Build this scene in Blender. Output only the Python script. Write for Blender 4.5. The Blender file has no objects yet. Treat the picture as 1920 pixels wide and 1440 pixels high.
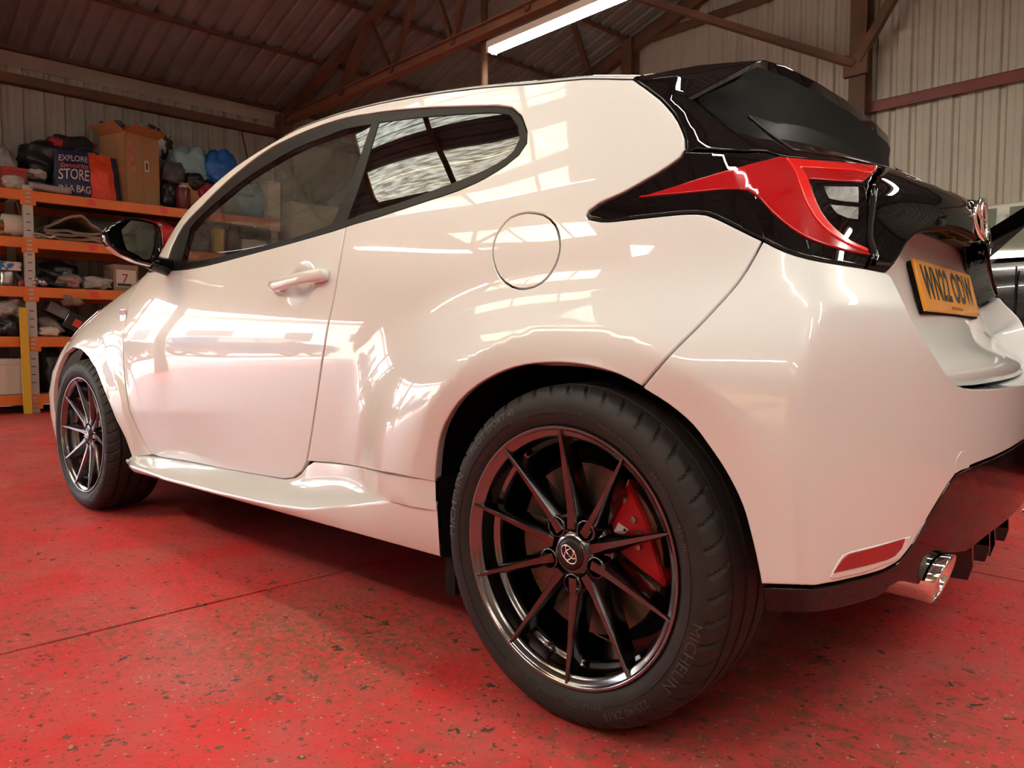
import bpy, bmesh, math, random
import numpy as np
from mathutils import Vector, Matrix, Euler
from mathutils.geometry import delaunay_2d_cdt
S = bpy.context.scene
COL = S.collection
# ---------------------------------------------------------------- camera (phone, 26 mm equivalent, held at 0.71 m)
cam = bpy.data.objects.new('camera', bpy.data.cameras.new('camera')); COL.objects.link(cam); S.camera = cam
CAM = (0.830286, -1.931782, 0.708994, 0.740141, -0.058650, 0.001021, 1393.511698)
cam.location = CAM[:3]
cam.rotation_euler = (math.pi/2+CAM[4], 0, CAM[3])
cam.rotation_euler = (Euler((math.pi/2+CAM[4], 0, CAM[3])).to_matrix() @ Matrix.Rotation(CAM[5], 3, 'Z')).to_euler()
cam.data.sensor_width = 36.0; cam.data.lens = CAM[6]/1920*36; cam.data.clip_start = .05; cam.data.clip_end = 300
# ---------------------------------------------------------------- daylight sky, exposure
w = bpy.data.worlds.new('sky'); S.world = w; w.use_nodes = True
nt = w.node_tree; bg = nt.nodes['Background']
sk = nt.nodes.new('ShaderNodeTexSky'); sk.sky_type = 'NISHITA'; sk.sun_disc = False; sk.sun_elevation = math.radians(38); sk.sun_rotation = math.radians(200)
sk.air_density = 1.0; sk.dust_density = 3.0
nt.links.new(sk.outputs[0], bg.inputs[0]); bg.inputs[1].default_value = 2.1; LAMP_STRENGTH = 62.
sun = bpy.data.objects.new('sun', bpy.data.lights.new('sun', 'SUN')); COL.objects.link(sun); sun.data.energy = 46.0; sun.data.angle = math.radians(1.5); sun.data.color = (1., .96, .90)
sun.rotation_euler = Vector((-.62, -.55, -.72)).to_track_quat('-Z', 'Y').to_euler()
S.view_settings.view_transform = 'Standard'; S.view_settings.look = 'None'; S.view_settings.exposure = 0.24; S.view_settings.gamma = 1.0
S.view_settings.use_curve_mapping = False
S.cycles.use_denoising = True
S.cycles.max_bounces = 6; S.cycles.diffuse_bounces = 3; S.cycles.glossy_bounces = 3; S.cycles.transmission_bounces = 3; S.cycles.caustics_reflective = False; S.cycles.caustics_refractive = False; S.cycles.use_adaptive_sampling = True; S.cycles.adaptive_threshold = .08; S.cycles.adaptive_min_samples = 16; S.cycles.light_sampling_threshold = .03; S.cycles.transparent_max_bounces = 12
S.cycles.sample_clamp_indirect = 8
random.seed(7); np.random.seed(7)

# ---------------------------------------------------------------- helpers
def tag(o, label=None, cat=None, group=None, kind=None):
    if label: o['label'] = label
    if cat: o['category'] = cat
    if group: o['group'] = group
    if kind: o['kind'] = kind
    return o
def empty(name, loc=(0, 0, 0), parent=None, rot=(0, 0, 0)):
    o = bpy.data.objects.new(name, None); COL.objects.link(o); o.location = loc; o.rotation_euler = rot; o.parent = parent
    o.empty_display_size = .1
    return o
def mesh(name, V, F, mat=None, parent=None, smooth=True, normals=None, loc=None, rot=None, sharp=None):
    me = bpy.data.meshes.new(name)
    me.from_pydata([tuple(map(float, v)) for v in V], [], [tuple(map(int, f)) for f in F])
    if smooth: me.polygons.foreach_set('use_smooth', [True]*len(me.polygons))
    me.update()
    if normals is not None: me.normals_split_custom_set_from_vertices([tuple(map(float, n)) for n in normals])
    elif smooth and sharp: me.set_sharp_from_angle(angle=math.radians(sharp))
    if mat: me.materials.append(mat)
    o = bpy.data.objects.new(name, me); COL.objects.link(o)
    if parent: o.parent = parent
    if loc is not None: o.location = loc
    if rot is not None: o.rotation_euler = rot
    return o
class MB:
    """collects shapes that belong to one mesh"""
    def __init__(s): s.V = []; s.F = []
    def add(s, V, F):
        n = len(s.V); s.V += [tuple(v) for v in V]; s.F += [tuple(i+n for i in f) for f in F]; return s
    def box(s, a, b, M=None):
        x0, y0, z0 = a; x1, y1, z1 = b
        V = [(x0, y0, z0), (x1, y0, z0), (x1, y1, z0), (x0, y1, z0), (x0, y0, z1), (x1, y0, z1), (x1, y1, z1), (x0, y1, z1)]
        if M is not None: V = [tuple(M @ Vector(v)) for v in V]
        return s.add(V, [(0, 3, 2, 1), (4, 5, 6, 7), (0, 1, 5, 4), (1, 2, 6, 5), (2, 3, 7, 6), (3, 0, 4, 7)])
    def bar(s, a, b, w, h, up=(0, 0, 1)):
        a = Vector(a); b = Vector(b); d = (b-a).normalized(); u = Vector(up)
        r = d.cross(u); r = r.normalized() if r.length > 1e-6 else Vector((1, 0, 0)); u = r.cross(d).normalized()
        V = [tuple(p+r*sx*w/2+u*sz*h/2) for p in (a, b) for sx, sz in ((-1, -1), (1, -1), (1, 1), (-1, 1))]
        return s.add(V, [(0, 1, 2, 3), (7, 6, 5, 4), (0, 4, 5, 1), (1, 5, 6, 2), (2, 6, 7, 3), (3, 7, 4, 0)])
    def angle_iron(s, a, b, w, t=.008, up=(0, 0, 1)):
        """an L-section bar"""
        a = Vector(a); b = Vector(b); d = (b-a).normalized(); u = Vector(up)
        r = d.cross(u); r = r.normalized() if r.length > 1e-6 else Vector((1, 0, 0)); u = r.cross(d).normalized()
        pr = [(0, 0), (w, 0), (w, t), (t, t), (t, w), (0, w)]
        V = [tuple(p+r*x+u*y) for p in (a, b) for x, y in pr]
        F = [(i, (i+1) % 6, 6+(i+1) % 6, 6+i) for i in range(6)]+[(5, 4, 3, 2, 1, 0), (6, 7, 8, 9, 10, 11)]
        return s.add(V, F)
    def tube(s, pts, r, n=8, cap=True):
        pts = [Vector(p) for p in pts]; rs = r if isinstance(r, (list, tuple)) else [r]*len(pts)
        rings = []; ref = None
        for i, p in enumerate(pts):
            d = (pts[min(i+1, len(pts)-1)]-pts[max(i-1, 0)]).normalized()
            if ref is None: ref = Vector((0, 0, 1)) if abs(d.z) < .9 else Vector((1, 0, 0))
            a = d.cross(ref).normalized(); b = a.cross(d).normalized(); ref = b
            rings.append([p+(a*math.cos(t)+b*math.sin(t))*rs[i] for t in [2*math.pi*k/n for k in range(n)]])
        V = [tuple(v) for R in rings for v in R]
        F = [(i*n+k, i*n+(k+1) % n, (i+1)*n+(k+1) % n, (i+1)*n+k) for i in range(len(pts)-1) for k in range(n)]
        if cap: F += [tuple(range(n))[::-1], tuple((len(pts)-1)*n+k for k in range(n))]
        return s.add(V, F)
    def lathe(s, prof, n=32, axis='y', cap=False):
        """prof: (radius, along axis)"""
        V = []; m = len(prof)
        for k in range(n):
            c, q = math.cos(2*math.pi*k/n), math.sin(2*math.pi*k/n)
            for r, a in prof: V.append((r*c, a, r*q) if axis == 'y' else ((r*c, r*q, a) if axis == 'z' else (a, r*c, r*q)))
        F = [(k*m+i, k*m+i+1, ((k+1) % n)*m+i+1, ((k+1) % n)*m+i) for k in range(n) for i in range(m-1)]
        if cap: F += [tuple(k*m for k in range(n)), tuple(k*m+m-1 for k in range(n))[::-1]]
        return s.add(V, F)
    def build(s, name, mat, parent=None, smooth=False, sharp=None, loc=None, rot=None, bevel=0):
        o = mesh(name, s.V, s.F, mat, parent, smooth=smooth or bool(sharp), sharp=sharp, loc=loc, rot=rot)
        bm = bmesh.new(); bm.from_mesh(o.data); bmesh.ops.recalc_face_normals(bm, faces=bm.faces)
        if bevel:
            bmesh.ops.bevel(bm, geom=[e for e in bm.edges if e.calc_face_angle(0) > .5], offset=bevel, segments=2, affect='EDGES', profile=.6)
        bm.to_mesh(o.data); bm.free()
        if sharp: o.data.set_sharp_from_angle(angle=math.radians(sharp))
        return o
def grid_faces(n, m, close_n=False):
    """faces of an n x m vertex grid (row-major)"""
    N = n if close_n else n-1
    return [(i*m+j, ((i+1) % n)*m+j, ((i+1) % n)*m+j+1, i*m+j+1) for i in range(N) for j in range(m-1)]
def copy_tree(o, parent=None):
    c = o.copy(); COL.objects.link(c); c.parent = parent
    for ch in list(o.children): copy_tree(ch, c)
    return c
def mirror(o, parent=None, axis=1):
    """a mirrored copy (through the car's centre plane) of a mesh built in car coordinates"""
    me = o.data.copy(); n = np.zeros(len(me.vertices)*3); me.vertices.foreach_get('co', n); V = n.reshape(-1, 3)*(1, -1, 1)
    c = bpy.data.objects.new(o.name.split('.')[0], None if False else bpy.data.meshes.new(o.name))
    cn = np.zeros(len(me.loops)*3); me.corner_normals.foreach_get('vector', cn)
    vn = np.zeros((len(V), 3)); li = np.zeros(len(me.loops), int); me.loops.foreach_get('vertex_index', li); vn[li] = cn.reshape(-1, 3)*(1, -1, 1)
    F = [tuple(p.vertices)[::-1] for p in me.polygons]
    m2 = c.data; m2.from_pydata(V.tolist(), [], F); m2.polygons.foreach_set('use_smooth', [True]*len(F)); m2.update()
    m2.normals_split_custom_set_from_vertices([tuple(x) for x in vn])
    for mt in me.materials: m2.materials.append(mt)
    COL.objects.link(c); c.parent = parent if parent else o.parent
    bpy.data.meshes.remove(me)
    return c
def text_mesh(txt, size=1.0, extrude=0.0, align='CENTER', spacing=1.0, shear=0.0, bold=0.0):
    """vertices and faces of flat lettering in the xy plane"""
    cu = bpy.data.curves.new('lettering', 'FONT'); cu.body = txt; cu.size = size; cu.extrude = extrude
    cu.align_x = align; cu.align_y = 'CENTER'; cu.space_character = spacing; cu.resolution_u = 3; cu.shear = shear; cu.offset = bold*size
    o = bpy.data.objects.new('lettering', cu); COL.objects.link(o)
    dg = bpy.context.evaluated_depsgraph_get(); me = bpy.data.meshes.new_from_object(o.evaluated_get(dg))
    V = [tuple(v.co) for v in me.vertices]; F = [tuple(p.vertices) for p in me.polygons]
    bpy.data.objects.remove(o); bpy.data.curves.remove(cu); bpy.data.meshes.remove(me)
    return V, F
# ---- materials
def mat(name, col, rough=.5, metal=0., coat=0., coat_rough=.03, spec=.5, emit=None, strength=0., bump=None, var=None, sheen=0., ior=None):
    m = bpy.data.materials.new(name); m.use_nodes = True; nt = m.node_tree; b = nt.nodes['Principled BSDF']
    b.inputs['Base Color'].default_value = (*col, 1); b.inputs['Roughness'].default_value = rough; b.inputs['Metallic'].default_value = metal
    b.inputs['Coat Weight'].default_value = coat; b.inputs['Coat Roughness'].default_value = coat_rough; b.inputs['Specular IOR Level'].default_value = spec
    if sheen: b.inputs['Sheen Weight'].default_value = sheen
    if ior: b.inputs['IOR'].default_value = ior
    if emit: b.inputs['Emission Color'].default_value = (*emit, 1); b.inputs['Emission Strength'].default_value = strength
    if var or bump:
        tc = nt.nodes.new('ShaderNodeTexCoord')
    if var:                                                   # (second colour, scale, lo, hi)
        c2, sc, lo, hi = var
        nz = nt.nodes.new('ShaderNodeTexNoise'); nz.inputs['Scale'].default_value = sc; nz.inputs['Detail'].default_value = 6; nz.inputs['Roughness'].default_value = .65
        rp = nt.nodes.new('ShaderNodeValToRGB'); rp.color_ramp.elements[0].position = lo; rp.color_ramp.elements[1].position = hi
        rp.color_ramp.elements[0].color = (*col, 1); rp.color_ramp.elements[1].color = (*c2, 1)
        nt.links.new(tc.outputs['Object'], nz.inputs['Vector']); nt.links.new(nz.outputs[0], rp.inputs[0]); nt.links.new(rp.outputs[0], b.inputs['Base Color'])
    if bump:                                                  # (scale, strength, distance)
        nz = nt.nodes.new('ShaderNodeTexNoise'); nz.inputs['Scale'].default_value = bump[0]; nz.inputs['Detail'].default_value = 4
        bp = nt.nodes.new('ShaderNodeBump'); bp.inputs['Strength'].default_value = bump[1]; bp.inputs['Distance'].default_value = bump[2]
        nt.links.new(tc.outputs['Object'], nz.inputs['Vector']); nt.links.new(nz.outputs[0], bp.inputs['Height']); nt.links.new(bp.outputs[0], b.inputs['Normal'])
    return m
def pane(name, tint, ior=1.5, rough=0.0, gloss=(1, 1, 1)):
    """thin clear or tinted sheet: see-through with a mirror-like surface"""
    m = bpy.data.materials.new(name); m.use_nodes = True; nt = m.node_tree; nt.nodes.remove(nt.nodes['Principled BSDF'])
    out = nt.nodes['Material Output']; mx = nt.nodes.new('ShaderNodeMixShader'); tr = nt.nodes.new('ShaderNodeBsdfTransparent'); gl = nt.nodes.new('ShaderNodeBsdfGlossy')
    fr = nt.nodes.new('ShaderNodeFresnel'); fr.inputs[0].default_value = ior
    tr.inputs[0].default_value = (*tint, 1); gl.inputs[0].default_value = (*gloss, 1); gl.inputs['Roughness'].default_value = rough
    nt.links.new(fr.outputs[0], mx.inputs[0]); nt.links.new(tr.outputs[0], mx.inputs[1]); nt.links.new(gl.outputs[0], mx.inputs[2]); nt.links.new(mx.outputs[0], out.inputs[0])
    return m
# ---- panels cut from a smooth surface
def inside(q, poly):
    q = np.asarray(q); P = np.asarray(poly); x, y = q[:, 0][:, None], q[:, 1][:, None]
    a, b = P, np.roll(P, -1, 0)
    c = ((a[:, 1] > y) != (b[:, 1] > y))
    with np.errstate(divide='ignore', invalid='ignore'):
        xi = (b[:, 0]-a[:, 0])*(y-a[:, 1])/(b[:, 1]-a[:, 1])+a[:, 0]
    return ((c & (x < xi)).sum(1) % 2) == 1
def area2(P):
    P = np.asarray(P); Q = np.roll(P, -1, 0); return .5*np.sum(P[:, 0]*Q[:, 1]-Q[:, 0]*P[:, 1])
def resample(P, step):
    P = np.asarray(P, float); out = []
    for a, b in zip(P, np.roll(P, -1, 0)):
        k = max(1, int(round(np.hypot(*(b-a))/step)))
        for t in np.arange(k)/k: out.append(a+(b-a)*t)
    return np.array(out)
def inset_loop(P, d):
    """moves a counter-clockwise loop inwards by d"""
    P = np.asarray(P); A = np.roll(P, 1, 0); B = np.roll(P, -1, 0)
    t1 = P-A; t2 = B-P; t1 /= np.hypot(*t1.T)[:, None]+1e-9; t2 /= np.hypot(*t2.T)[:, None]+1e-9
    n1 = np.stack([-t1[:, 1], t1[:, 0]], 1); n2 = np.stack([-t2[:, 1], t2[:, 0]], 1)
    n = n1+n2; L = np.hypot(*n.T)[:, None]; n = n/np.maximum(L, .5); k = np.clip(2/np.maximum(L, .9), 1, 1.6)
    return P+n*d*k*np.minimum(L, 1)
def panel(name, poly, mt, parent, surf=None, nrm=None, off=0., gap=.0018, rnd=.003, lip=.014, grid=.016, step=.010, holes=(), edge=True, dist=None):
    """a sheet cut out of a surface along a closed outline, its edge rolled inwards so that a real gap shows between neighbours"""
    surf = surf or body; nrm = nrm or body_n
    loops = []
    for k, P in enumerate([poly, *holes]):
        P = resample(P, step)
        if (area2(P) < 0) != (k > 0): P = P[::-1]             # outline counter-clockwise, holes clockwise
        loops.append(P)
    outer = [inset_loop(P, gap) for P in loops]
    inner = [inset_loop(P, gap+rnd) for P in loops] if edge else outer
    P0 = inner[0]; lo = P0.min(0); hi = P0.max(0)
    gx = np.arange(lo[0]+grid/2, hi[0], grid); gy = np.arange(lo[1]+grid/2, hi[1], grid)
    G = np.array([(x+(j % 2)*grid/2, y) for j, y in enumerate(gy) for x in gx]) if len(gx) and len(gy) else np.zeros((0, 2))
    if len(G):
        ok = inside(G, P0)
        for H in inner[1:]: ok &= ~inside(G, H)
        allb = np.vstack(inner)
        keep = np.zeros(len(G), bool); idx = np.where(ok)[0]
        for c in np.array_split(idx, max(1, len(idx)//400)):
            if len(c): keep[c] = (np.hypot(G[c][:, None, 0]-allb[None, :, 0], G[c][:, None, 1]-allb[None, :, 1]).min(1) > grid*.45)
        G = G[keep]
    pts = np.vstack([*inner, G]) if len(G) else np.vstack(inner)
    E = []; n0 = 0
    for P in inner: E += [(n0+i, n0+(i+1) % len(P)) for i in range(len(P))]; n0 += len(P)
    v2, e2, f2, ov, oe, of = delaunay_2d_cdt([Vector(q) for q in pts], E, [], 0, 1e-7, True)
    remap = np.zeros(len(pts), int)
    for i, src in enumerate(ov):
        for sidx in src: remap[sidx] = i
    v2 = np.array([tuple(v) for v in v2])
    cen = np.array([v2[list(f)].mean(0) for f in f2]); ok = inside(cen, inner[0])
    for H in inner[1:]: ok &= ~inside(cen, H)
    F = [tuple(f) for f, k in zip(f2, ok) if k]
    F = [f if area2(v2[list(f)]) > 0 else f[::-1] for f in F]
    p = surf(v2[:, 0], v2[:, 1]); n = nrm(v2[:, 0], v2[:, 1]); offv = off if dist is None else off+dist(v2[:, 0], v2[:, 1])
    V = list(p+n*np.reshape(offv, (-1, 1))); N = list(n)
    if edge:
        b0 = 0
        for Pi, Po in zip(inner, outer):
            m = len(Pi); prev = [remap[b0+i] for i in range(m)]; b0 += m
            no = nrm(Po[:, 0], Po[:, 1]); po = surf(Po[:, 0], Po[:, 1])
            pi_ = surf(Pi[:, 0], Pi[:, 1]); ot = po-pi_; ot /= np.linalg.norm(ot, axis=1)[:, None]+1e-9
            ob = off if dist is None else off+dist(Po[:, 0], Po[:, 1])
            ob = np.reshape(ob, (-1, 1))*np.ones((m, 1))
            for a in (math.pi/6, math.pi/3, math.pi/2, None):
                if a is None: q = po+no*(ob-rnd-lip); nn = ot
                else: q = pi_+(po-pi_)*math.sin(a)+no*(ob-rnd*(1-math.cos(a))); nn = no*math.cos(a)+ot*math.sin(a)
                base = len(V); V += list(q); N += list(nn); cur = list(range(base, base+m))
                for i in range(m):
                    j = (i+1) % m; F.append((prev[i], cur[i], cur[j], prev[j]))
                prev = cur
    # the surface normal must agree with the winding
    V = np.array(V); N_ = np.array(N); T = np.array([f[:3] for f in F[:400]]); g = np.cross(V[T[:, 1]]-V[T[:, 0]], V[T[:, 2]]-V[T[:, 0]])
    if (g*N_[T[:, 0]]).sum() < 0: F = [f[::-1] for f in F]
    return mesh(name, V, F, mt, parent, normals=N)

# ---------------------------------------------------------------- car body surface (metres; rear axle at x=0, front is -x, left side -y)
_CARD = {}
def cardinal(q, k):
    """natural cubic spline basis: value(q) = cardinal(q,k) @ data"""
    k = np.asarray(k, float); n = len(k); h = np.diff(k)
    key = tuple(k)
    if key not in _CARD: _CARD[key] = _card(k, h, n)
    M2 = _CARD[key]
    q = np.clip(np.asarray(q, float).ravel(), k[0], k[-1])
    i = np.clip(np.searchsorted(k, q)-1, 0, n-2)
    a = (k[i+1]-q)/h[i]; b = 1-a; E = np.eye(n)
    return (a[:, None]*E[i]+b[:, None]*E[i+1] + ((a**3-a)[:, None]*M2[i]+(b**3-b)[:, None]*M2[i+1])*(h[i]**2/6)[:, None])
def _card(k, h, n):
    A = np.zeros((n, n)); B = np.zeros((n, n)); A[0, 0] = A[-1, -1] = 1
    for i in range(1, n - 1):
        A[i, i-1] = h[i-1]; A[i, i] = 2*(h[i-1]+h[i]); A[i, i+1] = h[i]
        B[i, i-1] = 6/h[i-1]; B[i, i] = -6/h[i-1]-6/h[i]; B[i, i+1] = 6/h[i]
    return np.linalg.solve(A, B)
def sstep(t):
    t = np.clip(t, 0, 1); return t*t*t*(t*(6*t-15)+10)
SX = [-3.10, -2.85, -2.50, -2.10, -1.50, -0.90, -0.40, 0.0, 0.30, 0.48]
SZ = [.10, .30, .45, .60, .72, .82, .92, 1.00, 1.10, 1.22, 1.34, 1.46]
SW = np.array([
 [.72, .77, .79, .800, .802, .802, .80, .80, .79, .77],
 [.75, .80, .81, .812, .812, .812, .812, .815, .805, .78],
 [.765,.815, .822, .824, .824, .824, .824, .825, .808, .785],
 [.76, .815, .826, .832, .834, .834, .832, .828, .803, .78],
 [.72, .79, .815, .832, .836, .836, .832, .820, .788, .76],
 [.64, .715, .775, .813, .822, .823, .820, .803, .760, .73],
 [.53, .61, .70, .780, .799, .802, .797, .776, .724, .68],
 [.44, .53, .62, .742, .776, .780, .770, .742, .680, .63],
 [.38, .46, .56, .690, .730, .736, .724, .694, .625, .57],
 [.31, .39, .49, .628, .670, .678, .664, .630, .555, .50],
 [.24, .32, .42, .563, .606, .614, .598, .560, .480, .42],
 [.18, .26, .35, .498, .540, .548, .530, .488, .400, .34]]).T
TR = 0.3185
def side_w(x, z):
    x = np.asarray(x, float); z = np.asarray(z, float); sh = np.broadcast(x, z).shape
    xf = np.broadcast_to(x, sh).ravel(); zf = np.broadcast_to(z, sh).ravel()
    w = ((cardinal(xf, SX) @ SW) * cardinal(zf, SZ)).sum(1)
    # rear wheel blister
    ax = np.clip(-(xf-.05), 0, None)/.87; az = np.clip(zf-.30, 0, None)/(.578+.03*np.clip(xf, 0, .4))
    rho = (ax**2.7+az**2.7+1e-9)**(1/2.7)
    w = w + .078*sstep((1-rho)/.46)*(1-.15*sstep((xf-.15)/.35))
    # front wheel blister
    bx = np.abs(xf+2.58)/np.where(xf > -2.58, .56, .85); bz = np.clip(zf-.30, 0, None)/.52
    rho = (bx**2.4+bz**2.4+1e-9)**(1/2.4)
    w = w + .062*sstep((1-rho)/.60)
    # flat rings round the wheel arches turn inwards
    for cx, rf in ((0., .418), (-2.56, .402)):
        r = np.hypot(xf-cx, zf-.318)
        d = rf-r
        s = .5*(d+np.sqrt(d*d+.004**2))
        w = w - (.30 if cx == 0. else .20)*np.clip(s-.002, 0, .06)
    # crease low on the door and fender
    zc = .425+.05*np.clip((xf+2.3)/.7, -1, 2)
    d = zc-zf
    s = .5*(d+np.sqrt(d*d+.004**2))
    w = w - .13*s*(1-sstep((xf+1.9)/.9))*sstep((xf+2.75)/.3)
    # finger dish behind the door handle
    w = w - .020*np.exp(-(((xf+.975)/.058)**2+((zf-.862)/.047)**2)**2)
    return w.reshape(sh)
KZ = [.10, .30, .50, .66, .735, .77, .81, .86, .93, 1.0, 1.05, 1.1, 1.2]
KXC = [.415, .425, .421, .414, .410, .402, .376, .345, .300, .245, .200, .150, .060]        # where the side turns into the rear
KXR = [.545, .560, .565, .563, .557, .544, .502, .475, .467, .461, .402, .310, .170]        # rear face on the centre line
KSG = [.013, .013, .013, .013, .014, .020, .038, .055, .060, .05, .05, .05, .05]
def body_p0(u, z):
    xc = cardinal(z, KZ) @ np.array(KXC); xr = cardinal(z, KZ) @ np.array(KXR)
    yk = -side_w(xc, z)
    side = u <= xc
    x = np.where(side, u, 0.); y = np.where(side, -side_w(np.minimum(u, xc), z), 0.)
    yy = yk+(u-xc)
    xx = xc+(xr-xc)*(1-(yy/yk)**2)
    return np.where(side, x, xx), np.where(side, y, yy)
GT = np.linspace(-2.4, 2.4, 11); GW = np.exp(-GT**2/2); GW /= GW.sum()
def body(u, z):
    u = np.asarray(u, float).ravel(); z = np.asarray(z, float).ravel()
    sg = np.interp(z, KZ, KSG)
    x = np.zeros_like(u); y = np.zeros_like(u)
    near = u > .05
    xs, ys = body_p0(u[~near], z[~near]); x[~near] = xs; y[~near] = ys
    if near.any():
        un, zn, sn = u[near], z[near], sg[near]
        ax = np.zeros_like(un); ay = np.zeros_like(un)
        fade = sstep((un-.05)/.15)
        for t, w in zip(GT, GW):
            xs, ys = body_p0(un+t*sn*fade, zn); ax += w*xs; ay += w*ys
        x[near] = ax; y[near] = ay
    return np.stack([x, y, z], 1)
def body_n(u, z, e=.002):
    a = body(u+e, z)-body(u-e, z); b = body(u, z+e)-body(u, z-e)
    n = np.cross(b, a); n /= np.linalg.norm(n, axis=1)[:, None]+1e-12
    return -n

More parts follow.
